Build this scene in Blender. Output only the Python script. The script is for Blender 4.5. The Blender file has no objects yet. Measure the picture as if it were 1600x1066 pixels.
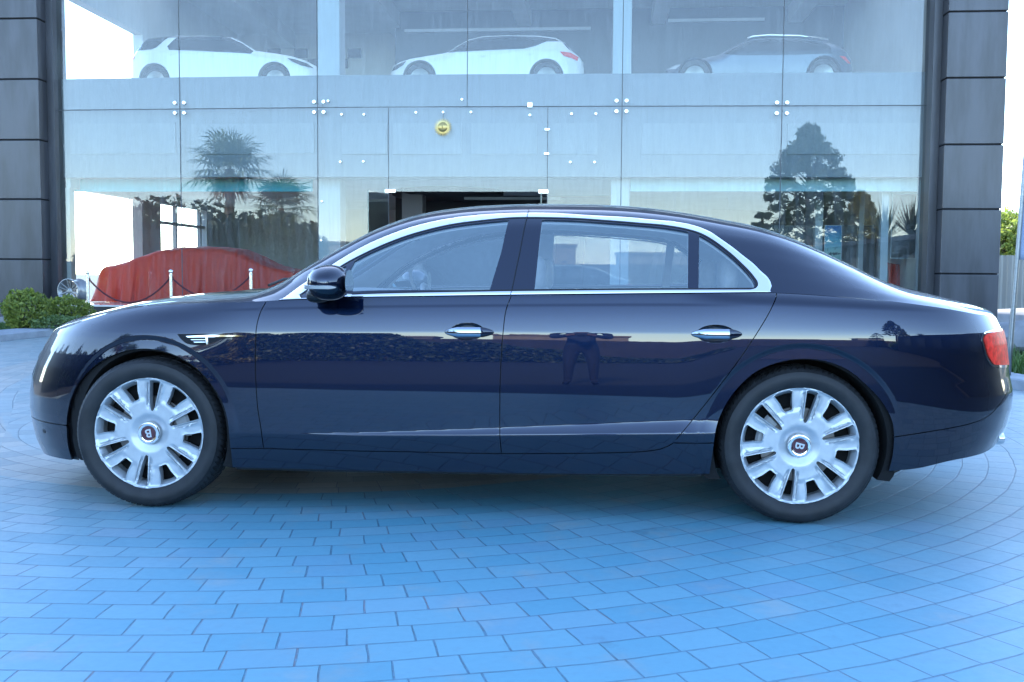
import bpy, bmesh, math, random
import numpy as np
from math import sin, cos, pi, atan, tan, radians, sqrt, hypot
from mathutils import Vector, Matrix
from mathutils.geometry import delaunay_2d_cdt

scene = bpy.context.scene
# ------------------------------------------------------------------ camera
# camera x, distance, height, focal length in pixels of the 1600 px frame, yaw, pitch, roll
PAR = (0.59833, 4.64139, 1.12958, 1590.0, 0.08159, 0.06438, 0.0064)
def cam_axes(par=PAR):
    cx, D, h, f, yaw, pitch, roll = par
    fw = np.array([-sin(yaw), cos(yaw), 0]); rt = np.array([cos(yaw), sin(yaw), 0]); up = np.array([0, 0, 1.])
    w = fw*cos(pitch)-up*sin(pitch); u = up*cos(pitch)+fw*sin(pitch)
    r = rt*cos(roll)+u*sin(roll); u = u*cos(roll)-rt*sin(roll)
    return np.array([cx, -D, h]), r, u, w
CO, CR, CU, CW = cam_axes(); CF = PAR[3]
def proj(P):
    d = np.asarray(P, float)-CO; z = d@CW
    return np.stack([800+CF*(d@CR)/z, 533-CF*(d@CU)/z], -1)
def ray(px, py): return CW*CF+CR*(px-800)-CU*(py-533)
def at(px, py, Y):
    d = ray(px, py); return CO+d*((Y-CO[1])/d[1])
def atz(px, py, Z=0.):
    d = ray(px, py); return CO+d*((Z-CO[2])/d[2])
cd = bpy.data.cameras.new('camera'); cam = bpy.data.objects.new('camera', cd); scene.collection.objects.link(cam)
cam.matrix_world = Matrix(((CR[0], CU[0], -CW[0], CO[0]), (CR[1], CU[1], -CW[1], CO[1]), (CR[2], CU[2], -CW[2], CO[2]), (0, 0, 0, 1)))
cd.sensor_width = 36; cd.lens = 36*CF/1600; cd.clip_end = 2000; cd.clip_start = .05
scene.camera = cam
scene.render.resolution_x, scene.render.resolution_y = 1024, 682
# ------------------------------------------------------------------ sky, sun, exposure
SUN_EL, SUN_AZ = radians(34), radians(-8)          # azimuth from +Y (ahead of the camera), negative to the left
world = bpy.data.worlds.new('World'); scene.world = world; world.use_nodes = True
wn = world.node_tree; wn.nodes.clear()
sky = wn.nodes.new('ShaderNodeTexSky'); sky.sky_type = 'NISHITA'; sky.sun_disc = False
sky.sun_elevation = SUN_EL; sky.sun_rotation = SUN_AZ; sky.air_density = .85; sky.dust_density = .2; sky.ozone_density = 3.5; sky.altitude = 100
bg = wn.nodes.new('ShaderNodeBackground'); bg.inputs[1].default_value = .15
wo = wn.nodes.new('ShaderNodeOutputWorld'); wb = wn.nodes.new('ShaderNodeMix'); wb.data_type = 'RGBA'; wb.blend_type = 'MULTIPLY'; wb.inputs[0].default_value = 1; wb.inputs[7].default_value = (1.06, 1.0, .90, 1)      # camera white balance
wn.links.new(sky.outputs[0], wb.inputs[6]); wn.links.new(wb.outputs[2], bg.inputs[0]); wn.links.new(bg.outputs[0], wo.inputs[0])
sl = bpy.data.lights.new('sun', 'SUN'); sl.energy = 2.2; sl.angle = radians(.5); sl.color = (1, .94, .86)
sun = bpy.data.objects.new('sun', sl); scene.collection.objects.link(sun)
sd = Vector((sin(SUN_AZ)*cos(SUN_EL), cos(SUN_AZ)*cos(SUN_EL), sin(SUN_EL)))
sun.rotation_euler = sd.to_track_quat('Z', 'Y').to_euler()
scene.view_settings.view_transform = 'Standard'; scene.view_settings.look = 'None'
scene.view_settings.exposure = 2.9; scene.view_settings.gamma = 1
scene.cycles.transparent_max_bounces = 24; scene.cycles.max_bounces = 10; scene.cycles.glossy_bounces = 6
scene.cycles.caustics_reflective = False; scene.cycles.caustics_refractive = False

# ------------------------------------------------------------------ helpers: objects
col = scene.collection
rng = random.Random(7); nrg = np.random.default_rng(11)
def origin(o):
    v = Vector((0, 0, 0))
    while o is not None: v += o.location; o = o.parent
    return v
def make(name, verts, faces, mat, parent=None, normals=None, smooth=True, loc=None):
    """one mesh object from world coordinates; loc = where its own origin goes"""
    verts = np.asarray(verts, float)
    base = origin(parent) if parent is not None else Vector((0, 0, 0))
    o_loc = Vector(loc)-base if loc is not None else Vector((0, 0, 0))
    me = bpy.data.meshes.new(name)
    me.from_pydata((verts-np.array(base+o_loc)).tolist(), [], [tuple(int(i) for i in f) for f in faces])
    if smooth: me.polygons.foreach_set('use_smooth', [True]*len(me.polygons))
    me.update()
    if normals is not None: me.normals_split_custom_set_from_vertices([tuple(n) for n in normals])
    if mat is not None: me.materials.append(mat)
    o = bpy.data.objects.new(name, me); col.objects.link(o); o.location = o_loc
    if parent is not None: o.parent = parent
    return o
def empty(name, loc, label=None, cat=None, group=None):
    o = bpy.data.objects.new(name, None); col.objects.link(o); o.location = loc; o.empty_display_size = .1
    if label: tag(o, label, cat, group)
    return o
def tag(o, label=None, cat=None, group=None, kind=None):
    if label: o['label'] = label
    if cat: o['category'] = cat
    if group: o['group'] = group
    if kind: o['kind'] = kind
    return o
def copy_tree(o, parent=None):
    c = o.copy(); col.objects.link(c); c.parent = parent
    for ch in list(o.children): copy_tree(ch, c)
    return c
class MB:
    """collects shapes that become one mesh"""
    def __init__(s): s.v = []; s.f = []; s.n = 0
    def add(s, v, f):
        v = np.asarray(v, float); s.v.append(v); s.f += [tuple(int(i)+s.n for i in q) for q in f]; s.n += len(v)
        return s
    def box(s, lo, hi):
        x0, y0, z0 = lo; x1, y1, z1 = hi
        v = [(x0, y0, z0), (x1, y0, z0), (x1, y1, z0), (x0, y1, z0), (x0, y0, z1), (x1, y0, z1), (x1, y1, z1), (x0, y1, z1)]
        return s.add(v, [(0, 3, 2, 1), (4, 5, 6, 7), (0, 1, 5, 4), (1, 2, 6, 5), (2, 3, 7, 6), (3, 0, 4, 7)])
    def prism(s, quad, dvec):
        q = np.asarray(quad, float); n = len(q); d = np.asarray(dvec, float)
        f = [tuple(range(n))[::-1], tuple(range(n, 2*n))]+[(i, (i+1) % n, n+(i+1) % n, n+i) for i in range(n)]
        return s.add(np.concatenate([q, q+d]), f)
    def tube(s, pts, r, seg=10, caps=True):
        pts = np.asarray(pts, float); n = len(pts); r = np.broadcast_to(r, (n,))
        V = []; ref = np.array([0, 0, 1.]) if abs((pts[-1]-pts[0])[2]) < .9*np.linalg.norm(pts[-1]-pts[0]) else np.array([1., 0, 0])
        for i in range(n):
            t = pts[min(i+1, n-1)]-pts[max(i-1, 0)]; t = t/np.linalg.norm(t)
            a = np.cross(ref, t); a /= np.linalg.norm(a); b = np.cross(t, a)
            for k in range(seg):
                w = 2*pi*k/seg; V.append(pts[i]+r[i]*(a*cos(w)+b*sin(w)))
        F = [(i*seg+k, i*seg+(k+1) % seg, (i+1)*seg+(k+1) % seg, (i+1)*seg+k) for i in range(n-1) for k in range(seg)]
        if caps: F += [tuple(range(seg))[::-1], tuple(range((n-1)*seg, n*seg))]
        return s.add(V, F)
    def lathe(s, prof, c=(0, 0, 0), seg=32, axis='z', a0=0., a1=2*pi):
        full = abs(a1-a0-2*pi) < 1e-6; m = seg if full else seg+1
        V = []
        for k in range(m):
            w = a0+(a1-a0)*k/seg
            for r, h in prof:
                p = (r*cos(w), r*sin(w), h)
                if axis == 'y': p = (r*cos(w), h, r*sin(w))
                V.append((p[0]+c[0], p[1]+c[1], p[2]+c[2]))
        n = len(prof); F = []
        for k in range(seg):
            k2 = (k+1) % m
            for i in range(n-1):
                q = (k*n+i, k2*n+i, k2*n+i+1, k*n+i+1)
                F.append(q if axis == 'z' else q[::-1])
        return s.add(V, F)
    def ball(s, c, r, seg=16, rings=10, e=1.0):
        r = np.broadcast_to(r, (3,)); V = []; sp = lambda v: np.sign(v)*abs(v)**e
        for i in range(rings+1):
            p = -pi/2+pi*i/rings
            for k in range(seg):
                w = 2*pi*k/seg; V.append((c[0]+r[0]*sp(cos(p))*sp(cos(w)), c[1]+r[1]*sp(cos(p))*sp(sin(w)), c[2]+r[2]*sp(sin(p))))
        F = [(i*seg+k, i*seg+(k+1) % seg, (i+1)*seg+(k+1) % seg, (i+1)*seg+k) for i in range(rings) for k in range(seg)]
        return s.add(V, F)
    def build(s, name, mat, parent=None, smooth=False, loc=None, sharp=None):
        o = make(name, np.concatenate(s.v), s.f, mat, parent, None, smooth, loc)
        if sharp is not None: sharpen(o.data, sharp)
        return o
def sharpen(me, deg):
    bm = bmesh.new(); bm.from_mesh(me); bmesh.ops.remove_doubles(bm, verts=bm.verts, dist=1e-5)
    bmesh.ops.recalc_face_normals(bm, faces=bm.faces)
    for e in bm.edges:
        e.smooth = not (len(e.link_faces) == 2 and e.calc_face_angle(0) > radians(deg))
    for f in bm.faces: f.smooth = True
    bm.to_mesh(me); bm.free(); me.update()
def bevelled(o, w, seg=2):
    m = o.modifiers.new('bevel', 'BEVEL'); m.width = w; m.segments = seg; m.limit_method = 'ANGLE'; m.harden_normals = False
    return o
# ------------------------------------------------------------------ helpers: materials
class NT:
    def __init__(s, nt): s.nt = nt
    def node(s, t, **kw):
        n = s.nt.nodes.new(t)
        for k, v in kw.items(): setattr(n, k, v)
        return n
    def put(s, sock, v):
        if isinstance(v, bpy.types.NodeSocket): s.nt.links.new(v, sock)
        else:
            if hasattr(sock.default_value, '__len__') and not hasattr(v, '__len__'): v = (v,)*len(sock.default_value)
            if hasattr(sock.default_value, '__len__') and len(sock.default_value) == 4 and len(v) == 3: v = (*v, 1)
            sock.default_value = v
    def m(s, op, a, b=None, c=None, clamp=False):
        n = s.node('ShaderNodeMath', operation=op); n.use_clamp = clamp
        for i, v in enumerate((a, b, c)):
            if v is not None: s.put(n.inputs[i], v)
        return n.outputs[0]
    def mix(s, fac, a, b):
        n = s.node('ShaderNodeMix', data_type='RGBA'); s.put(n.inputs[0], fac); s.put(n.inputs[6], a); s.put(n.inputs[7], b); return n.outputs[2]
    def smooth(s, x, a, b):
        n = s.node('ShaderNodeMapRange', interpolation_type='SMOOTHSTEP'); s.put(n.inputs[0], x); s.put(n.inputs[1], a); s.put(n.inputs[2], b); return n.outputs[0]
    def noise(s, vec, scale, detail=3, rough=.55):
        n = s.node('ShaderNodeTexNoise'); 
        if vec is not None: s.put(n.inputs['Vector'], vec)
        n.inputs['Scale'].default_value = scale; n.inputs['Detail'].default_value = detail; n.inputs['Roughness'].default_value = rough; return n.outputs[0]
    def coords(s, which='Object'): return s.node('ShaderNodeTexCoord').outputs[which]
    def xyz(s, v):
        n = s.node('ShaderNodeSeparateXYZ'); s.put(n.inputs[0], v); return n.outputs
    def comb(s, x, y, z=0.):
        n = s.node('ShaderNodeCombineXYZ'); s.put(n.inputs[0], x); s.put(n.inputs[1], y); s.put(n.inputs[2], z); return n.outputs[0]
    def scale(s, v, sc):
        n = s.node('ShaderNodeVectorMath', operation='MULTIPLY'); s.put(n.inputs[0], v); s.put(n.inputs[1], sc); return n.outputs[0]
    def bump(s, h, strength, dist=.01):
        n = s.node('ShaderNodeBump'); s.put(n.inputs['Height'], h); n.inputs['Strength'].default_value = strength; n.inputs['Distance'].default_value = dist; return n.outputs[0]
def new_mat(name):
    m = bpy.data.materials.new(name); m.use_nodes = True; m.node_tree.nodes.clear(); return m, NT(m.node_tree)
def pbr(name, color, rough=.5, metal=0., var=0., vscale=8., bump=0., bscale=60., stretch=(1, 1, 1), **kw):
    if metal < .9: color = tuple(x*.68 for x in color)      # the photo is exposed for open shade
    m, t = new_mat(name); p = t.node('ShaderNodeBsdfPrincipled'); out = t.node('ShaderNodeOutputMaterial')
    t.nt.links.new(p.outputs[0], out.inputs[0])
    c = color
    if var or bump:
        v = t.scale(t.coords(), stretch)
    if var:
        n = t.noise(v, vscale, 5); a = [max(0, x*(1-var)) for x in color]; b = [min(1, x*(1+var)) for x in color]
        c = t.mix(t.smooth(n, .3, .7), a, b)
        t.put(p.inputs['Roughness'], t.m('ADD', rough-.08*min(1, var*3), t.m('MULTIPLY', n, .16*min(1, var*3))))
    else: t.put(p.inputs['Roughness'], rough)
    t.put(p.inputs['Base Color'], c); p.inputs['Metallic'].default_value = metal
    if bump: t.put(p.inputs['Normal'], t.bump(t.noise(v, bscale, 4), bump, .004))
    for k, v2 in kw.items(): t.put(p.inputs[k.replace('_', ' ')], v2)
    return m
def glass(name, tint, r0, gcol=(1, 1, 1), wav=0., wscale=1.2, dirt=0.):
    """thin glass sheet: clear with a sharp mirror image on top"""
    m, t = new_mat(name); out = t.node('ShaderNodeOutputMaterial')
    tr = t.node('ShaderNodeBsdfTransparent'); tr.inputs[0].default_value = (*tint, 1)
    gl = t.node('ShaderNodeBsdfAnisotropic' if False else 'ShaderNodeBsdfGlossy'); gl.inputs['Roughness'].default_value = 0.0; gl.inputs[0].default_value = (*gcol, 1)
    lw = t.node('ShaderNodeFresnel'); lw.inputs[0].default_value = 1.5
    fac = t.m('ADD', r0, t.m('MULTIPLY', t.m('SUBTRACT', lw.outputs[0], .04), 1-r0), clamp=True)
    if wav:
        b = t.bump(t.noise(t.coords('Object'), wscale, 1), wav, .02); t.put(gl.inputs['Normal'], b)
    mx = t.node('ShaderNodeMixShader'); t.put(mx.inputs[0], fac); t.nt.links.new(tr.outputs[0], mx.inputs[1]); t.nt.links.new(gl.outputs[0], mx.inputs[2])
    sh = mx.outputs[0]
    if dirt:
        df = t.node('ShaderNodeBsdfDiffuse'); df.inputs[0].default_value = (.55, .6, .65, 1)
        n = t.noise(t.scale(t.coords(), (6, 6, .5)), 2.5, 5, .65)
        m2 = t.node('ShaderNodeMixShader'); t.put(m2.inputs[0], t.m('MULTIPLY', t.smooth(n, .35, .8), dirt)); t.nt.links.new(sh, m2.inputs[1]); t.nt.links.new(df.outputs[0], m2.inputs[2]); sh = m2.outputs[0]
    t.nt.links.new(sh, out.inputs[0]); return m
M = {}
def car_paint(name, base, metal_col, coat_ior=1.7):
    m, t = new_mat(name); p = t.node('ShaderNodeBsdfPrincipled'); out = t.node('ShaderNodeOutputMaterial'); t.nt.links.new(p.outputs[0], out.inputs[0])
    lw = t.node('ShaderNodeLayerWeight'); lw.inputs[0].default_value = .35
    t.put(p.inputs['Base Color'], t.mix(lw.outputs[1], metal_col, base)); p.inputs['Metallic'].default_value = 1.; p.inputs['Roughness'].default_value = .38
    p.inputs['Coat Weight'].default_value = 1; p.inputs['Coat Roughness'].default_value = .012; p.inputs['Coat IOR'].default_value = coat_ior
    return m
M['paint'] = car_paint('navy car paint', (.003, .007, .022), (.0035, .009, .030), 1.66)
M['white_paint'] = pbr('white car paint', (1.1, 1.1, 1.09), .3, 0, Coat_Weight=.6, Coat_Roughness=.03)
M['slate_paint'] = pbr('slate blue car paint', (.045, .065, .11), .35, 0, Coat_Weight=1., Coat_Roughness=.03)
M['chrome'] = pbr('chrome', (.97, .94, .92), .06, 1.)
M['handle'] = pbr('dark chrome', (.42, .45, .50), .08, 1.)
M['alloy'] = pbr('silver alloy', (.74, .77, .80), .36, .5, .05, 30, 0, 60, Coat_Weight=.35, Coat_Roughness=.15)
M['alloy_dark'] = pbr('grey alloy', (.36, .38, .40), .35, .8, .08, 30)
M['rubber'] = pbr('tyre rubber', (.022, .023, .026), .62, 0, .35, 14, .25, 220)
M['black'] = pbr('black plastic', (.012, .013, .016), .45, 0, .2, 30)
M['seal'] = pbr('black rubber seal', (.008, .008, .01), .35)
M['well'] = pbr('wheel arch liner', (.006, .006, .007), .9, 0, .3, 20, .3, 120)
M['car_glass'] = glass('car window glass', (.94, .98, .99), .26, (.84, 1., 1.))
M['lining'] = pbr('pale grey trim', (1.0, 1.0, 1.0), .8, 0, .06, 12)
M['leather'] = pbr('grey leather', (.80, .80, .80), .5, 0, .1, 20, .1, 150)
M['carpet'] = pbr('dark carpet', (.05, .05, .06), .95, 0, .3, 60)
M['red_lens'] = pbr('red lamp lens', (1.15, .055, .035), .35, 0, .3, 35, .3, 40, Specular_IOR_Level=.06)
M['clear_lens'] = pbr('clear lamp lens', (.62, .66, .70), .12, .35, Coat_Weight=1., Coat_Roughness=.01)
M['disc'] = pbr('brake disc steel', (.14, .13, .125), .42, .9, .25, 18)
M['caliper'] = pbr('grey brake caliper', (.4, .4, .4), .45, .3)
M['badge_red'] = pbr('dark red enamel', (.11, .006, .014), .15, 0, Coat_Weight=1.)
M['white'] = pbr('white enamel', (.8, .8, .8), .3)
# ------------------------------------------------------------------ the saloon's surfaces
def ss(x, a, b):
    t = np.clip((x-a)/(b-a), 0, 1); return t*t*(3-2*t)
def smooth_table(xs, ys, n=2000, width=None):
    X = np.linspace(xs[0], xs[-1], n); Y = np.interp(X, xs, ys)
    if width:
        k = max(1, int(width/(X[1]-X[0]))); ker = np.hanning(2*k+3)[1:-1]; ker /= ker.sum(); pad = len(ker)//2
        Y = np.convolve(np.concatenate([2*Y[0]-Y[pad:0:-1], Y, 2*Y[-1]-Y[-2:-pad-2:-1]]), ker, 'valid')
    return X, Y
ZG = np.linspace(.05, 1.30, 2501)
TILT = {'door0': ([.05, .24, .392, .404, .55, .64, .75, .866, .876, .93, .983, .991, 1.0, 1.03, 1.05, 1.3], [-12, -11, -9, -1.5, -1.2, .3, 1.8, 3.2, 7.5, 11, 16, 27, 17, 19, 34, 60]),
        'door1': ([.05, .24, .392, .402, .415, .440, .454, .460, .55, .64, .75, .866, .876, .93, .983, .991, 1.0, 1.03, 1.05, 1.3], [-12, -11, -9, 24, 22, 19, 14, -.5, -1.2, .3, 1.8, 3.2, 7.5, 11, 16, 27, 17, 19, 34, 60]),
        'front': ([.05, .24, .40, .55, .65, .72, .78, .85, .92, .98, 1.03, 1.08, 1.3], [-12, -10, -3, -1.5, .3, 2, 5.5, 10, 16, 28, 45, 60, 65]),
        'rear': ([.05, .24, .40, .55, .65, .75, .82, .86, .90, .95, .99, 1.02, 1.05, 1.3], [-14, -11, -5, -3, -1.8, -.5, 1.2, 3.5, 7.5, 11, 15, 38, 55, 62])}
def profile(z, tlt):
    s = np.tan(np.radians(np.interp(ZG, z, tlt))); ker = np.hanning(13)[1:-1]; ker /= ker.sum()
    s = np.convolve(np.pad(s, 5, mode='edge'), ker, 'valid'); w = np.concatenate([[0], np.cumsum((s[1:]+s[:-1])/2*(ZG[1]-ZG[0]))])
    return w-np.interp(.55, ZG, w)
PROF = {k: profile(*v) for k, v in TILT.items()}
HX, WR, YC = 1.5325, .362, .985
NZ = [.15, .2, .25, .3, .36, .42, .5, .58, .66, .74, .82, .88, .94, 1.0, 1.1]
NOSE = np.array([-2.415, -2.442, -2.466, -2.478, -2.488, -2.497, -2.494, -2.476, -2.445, -2.40, -2.346, -2.29, -2.22, -2.15, -2.05])
TAIL = np.array([2.60, 2.608, 2.618, 2.637, 2.668, 2.694, 2.714, 2.715, 2.692, 2.677, 2.665, 2.648, 2.615, 2.575, 2.54])
X0F, NF, X0R, NR, AF, AR = -1.30, 2.35, 1.75, 2.5, -2.6, 2.95
def ZL(a): return np.interp(a, [-2.6, -1.0, -.5, 0, 1.0, 2.95], [.379, .379, .379, .39, .422, .45])
def ZC(a): return np.interp(a, [-1.6, -1.33, -.99, -.38, .22, 1.02, 1.6], [.842, .846, .857, .864, .870, .873, .876])
ZBX, ZBY = smooth_table([-2.6, -1.4, -1.0, -.5, 0, 1.0, 1.4, 2.0, 2.95], [.90, .985, 1.007, 1.026, 1.037, 1.055, 1.05, 1.02, .98], 2000, .5)
def ZB(a): return np.interp(a, ZBX, ZBY)
def z_to_e(a, z):
    l, c, b = ZL(a), ZC(a), ZB(a)
    return np.where(z < l, z*(.40/l), np.where(z < c, .40+(z-l)*(.47/(c-l)), .87+(z-c)*(.17/(b-c))))
def e_to_z(a, e):
    l, c, b = ZL(a), ZC(a), ZB(a)
    return np.where(e < .40, e*l/.40, np.where(e < .87, l+(e-.40)*(c-l)/.47, c+(e-.87)*(b-c)/.17))
def side_inset(a, z, x):
    ze = z_to_e(a, z); w0, w1, wf, wr = (np.interp(ze, ZG, PROF[k]) for k in ('door0', 'door1', 'front', 'rear'))
    h = np.maximum(.02, .06+.94*np.clip((a+.72)/1.75, 0, 1)); e1 = np.where(ze > .402, .402+(ze-.402)/h, ze)      # the flare over the sill grows towards the rear
    w = w0+ss(a, -.85, -.6)*h*(np.interp(e1, ZG, PROF['door1'])-np.interp(e1, ZG, PROF['door0']))
    f = 1-ss(a, -1.42, -1.02); r = ss(a, .95, 1.35)
    w = w*(1-f)+wf*f; w = w*(1-r)+wr*r
    for hx in (-HX, HX):
        rr = np.hypot(x-hx, z-WR-.01); w = w+(-.003+.035*np.maximum(z-.42, 0))*(1-ss(rr, .438, .464))
    return w
def S(a, z):
    """side surface: position along the car (wrapping round nose and tail), height"""
    a, z = np.broadcast_arrays(np.asarray(a, float), np.asarray(z, float)); x = a.copy(); k = np.ones_like(x)
    def bend(sgn, X0, AE, tab, n):
        s = np.clip((a-X0)/(AE-X0), 0, 1); L = np.interp(z, NZ, tab)-X0; mm = (AE-X0)/L
        xi = np.clip(mm*s+(3-2*mm)*s*s+(mm-2)*s**3, 0, 1); return X0+L*xi, np.maximum(1-xi**n, 0)**(1/n)
    x1, k1 = bend(-1, X0F, AF, NOSE, NF); m = a < X0F; x = np.where(m, x1, x); k = np.where(m, k1, k)
    x1, k1 = bend(1, X0R, AR, TAIL, NR); m = a > X0R; x = np.where(m, x1, x); k = np.where(m, k1, k)
    y = .018*ss(a, -.6, -1.9)+.02*ss(a, 1.5, 2.4)+side_inset(a, z, x)
    return np.stack([x, YC-(YC-y)*k, z], -1)
def SE(a, e): return S(a, e_to_z(a, e))
ZTX, ZTY = smooth_table([-2.6, -2.346, -2.167, -2.018, -1.84, -1.726, -1.595, -1.413, -1.24, -1.09, -0.958, -0.887, -0.47, 0.21, 0.8, 1.385, 1.527, 1.67, 1.942, 2.153, 2.413, 2.663, 2.95],
    [.80, .808, .828, .862, .916, .945, .969, .983, .990, .995, 1.001, 1.007, 1.024, 1.039, 1.050, 1.060, 1.054, 1.045, 1.023, .998, .961, .945, .94], 3000, .10)
def ZT(a): return np.interp(a, ZTX, ZTY)
def hermite(ts, vs):
    ts = np.array(ts, float); vs = np.array(vs, float); m = np.gradient(vs, ts); T_ = np.linspace(ts[0], ts[-1], 800)
    i = np.clip(np.searchsorted(ts, T_)-1, 0, len(ts)-2); h = ts[i+1]-ts[i]; u = (T_-ts[i])/h
    return T_, (2*u**3-3*u**2+1)*vs[i]+(u**3-2*u**2+u)*h*m[i]+(-2*u**3+3*u**2)*vs[i+1]+(u**3-u**2)*h*m[i+1]
TT = [0, .14, .28, .40, .50, .60, .72, .86, 1.0]
CAB_U = hermite(TT, [0, .075, .15, .222, .30, .42, .60, .80, 1.0]); CAB_V = hermite(TT, [0, .27, .53, .735, .86, .935, .975, .994, 1.0])
HOOD_U = hermite(TT, [0, .06, .16, .28, .40, .54, .70, .86, 1.0]); HOOD_V = hermite(TT, [0, .22, .44, .62, .75, .86, .945, .988, 1.0])
RX, RY = hermite([-2.6, -2.3, -2.0, -1.75, -1.5, -1.25, -1.06, -.96, -.85, -.7, -.5, -.3, -.1, .15, .45, .75, 1.0, 1.2, 1.4, 1.6, 1.8, 2.0, 2.2, 2.4, 2.6, 2.95],
    [0.8, 0.8797, 0.9439, 0.9965, 1.0283, 1.0472, 1.0747, 1.1166, 1.1763, 1.267, 1.3778, 1.4514, 1.4872, 1.505, 1.5071, 1.4973, 1.4688, 1.4326, 1.3891, 1.3177, 1.2274, 1.1317, 1.0794, 1.0376, 1.0068, 0.975])
def T(a, t):
    """top surface: position along the car, 0 at the shoulder or belt line .. 1 at the centre line"""
    a, t = np.broadcast_arrays(np.asarray(a, float), np.asarray(t, float)); E = S(a, ZT(a)); R = np.interp(a, RX, RY)
    c = ss(a, -1.08, -.80)*(1-ss(a, 1.35, 2.35))
    u = np.interp(t, *CAB_U)*c+np.interp(t, *HOOD_U)*(1-c); v = np.interp(t, *CAB_V)*c+np.interp(t, *HOOD_V)*(1-c)
    sh = np.interp(a, [-2.6, -1.5, -1.0, -.6, .0, .6, 1.1, 1.5, 1.9, 2.3, 2.95], [0, -.02, -.09, -.08, 0, 0, .02, .05, .05, .01, 0])
    return np.stack([E[..., 0]+sh*u*u, E[..., 1]+(YC-E[..., 1])*u, E[..., 2]+(R-E[..., 2])*v], -1)
def T2(a, s): return T(a, s/1.2)                      # same, with the second parameter roughly in metres
def inv(fn, px, py, g):
    q = np.array(g, float); W = np.array([px, py], float)
    for _ in range(40):
        e = proj(fn(q[0], q[1]))-W
        if hypot(*e) < .02: break
        d = 1e-4
        J = np.stack([(proj(fn(q[0]+d, q[1]))-proj(fn(q[0]-d, q[1])))/(2*d), (proj(fn(q[0], q[1]+d))-proj(fn(q[0], q[1]-d)))/(2*d)], 1)
        s = np.linalg.solve(J, e); n = np.abs(s).max(); q = q-(s*(.15/n) if n > .15 else s)
    return q, hypot(*(proj(fn(q[0], q[1]))-W))
def pe(*pts):                                        # outline points on the side surface
    out = []
    for px, py in pts:
        g = at(px, py, .02); q, e = inv(SE, px, py, (g[0], g[2]))
        if e > 2: print('MISS side', px, py, e)
        out.append(q)
    return out
def pt(*pts):                                        # outline points on the top surface
    out = []
    for px, py in pts:
        best = None
        for g in (.03, .15, .3, .5):
            q, e = inv(T2, px, py, (at(px, py, .2)[0], g))
            if e < .3 and -.05 < q[1] < .85 and (best is None or q[1] < best[1]): best = q
        if best is None: print('MISS top', px, py); continue
        out.append(best)
    return out
def dens(poly, step=.015):
    poly = np.asarray(poly, float); out = []
    for i in range(len(poly)):
        p, q = poly[i], poly[(i+1) % len(poly)]; n = max(1, int(math.ceil(np.hypot(*(q-p))/step)))
        out += [p+(q-p)*k/n for k in range(n)]
    return np.array(out)
def spline(pts, step=.012):
    """smooth open curve through outline points"""
    p = np.asarray(pts, float); d = np.concatenate([[0], np.cumsum(np.hypot(*np.diff(p, axis=0).T))]); n = max(2, int(d[-1]/step))
    if len(p) < 3: return p
    X = hermite(d, p[:, 0]); Y = hermite(d, p[:, 1]); s = np.linspace(0, d[-1], n); return np.stack([np.interp(s, *X), np.interp(s, *Y)], 1)
def area(p): return .5*np.sum(p[:, 0]*np.roll(p[:, 1], -1)-np.roll(p[:, 0], -1)*p[:, 1])
def shrink(poly, d):
    poly = np.asarray(poly, float)
    if not d: return poly
    t = np.roll(poly, -1, 0)-np.roll(poly, 1, 0); L = np.hypot(t[:, 0], t[:, 1])+1e-9
    n = np.stack([-t[:, 1], t[:, 0]], 1)/L[:, None]*(1 if area(poly) > 0 else -1)
    return poly+n*d
def inside(poly, P):
    x, y = P[:, 0], P[:, 1]; c = np.zeros(len(P), bool)
    a, b = poly, np.roll(poly, -1, 0)
    for (x0, y0), (x1, y1) in zip(a, b):
        if y0 == y1: continue
        k = (y0 > y) != (y1 > y); c ^= k & (x < (x1-x0)*(y-y0)/(y1-y0)+x0)
    return c
def dist_poly(poly, P):
    a = poly; b = np.roll(poly, -1, 0); D = np.full(len(P), 1e9)
    for p, q in zip(a, b):
        d = q-p; L = d@d+1e-12; t = np.clip(((P-p)@d)/L, 0, 1); D = np.minimum(D, np.hypot(*(P-p-t[:, None]*d).T))
    return D
def cdt(poly, holes, cols, rows, tol=.005, extra=None):
    G = np.stack(np.meshgrid(cols, rows), -1).reshape(-1, 2)
    if extra is not None: G = np.concatenate([G, extra])
    lo, hi = poly.min(0), poly.max(0); G = G[((G > lo) & (G < hi)).all(1)]
    k = inside(poly, G)
    for h in holes: k &= ~inside(h, G)
    G = G[k]
    if len(G): G = G[dist_poly(poly, G) > tol]
    for h in holes:
        if len(G): G = G[dist_poly(h, G) > tol]
    V = list(poly)+[p for h in holes for p in h]; n0 = len(V); E = []; s = 0
    for L in [poly]+list(holes):
        n = len(L); E += [(s+i, s+(i+1) % n) for i in range(n)]; s += n
    r = delaunay_2d_cdt([Vector(p) for p in V]+[Vector(p) for p in G], E, [], 0, 1e-7)
    P = np.array([tuple(v) for v in r[0]]); F = np.array([f for f in r[2] if len(f) == 3]); c = P[F].mean(1)
    k = inside(poly, c)
    for h in holes: k &= ~inside(h, c)
    F = F[k]
    used = np.unique(F); mp = -np.ones(len(P), int); mp[used] = np.arange(len(used))
    return P[used], mp[F]
def surf_normals(fn, P, ref=(None, YC, .55)):
    d = 4e-4; a, b = P[:, 0], P[:, 1]
    ta = fn(a+d, b)-fn(a-d, b); tb = fn(a, b+d)-fn(a, b-d); n = np.cross(ta, tb); L = np.linalg.norm(n, axis=1); n = n/np.maximum(L, 1e-15)[:, None]
    X = fn(a, b); c = np.stack([X[:, 0]*.8, np.full(len(X), YC), np.full(len(X), .55)], 1)
    n[((X-c)*n).sum(1) < 0] *= -1
    return X, n
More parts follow.
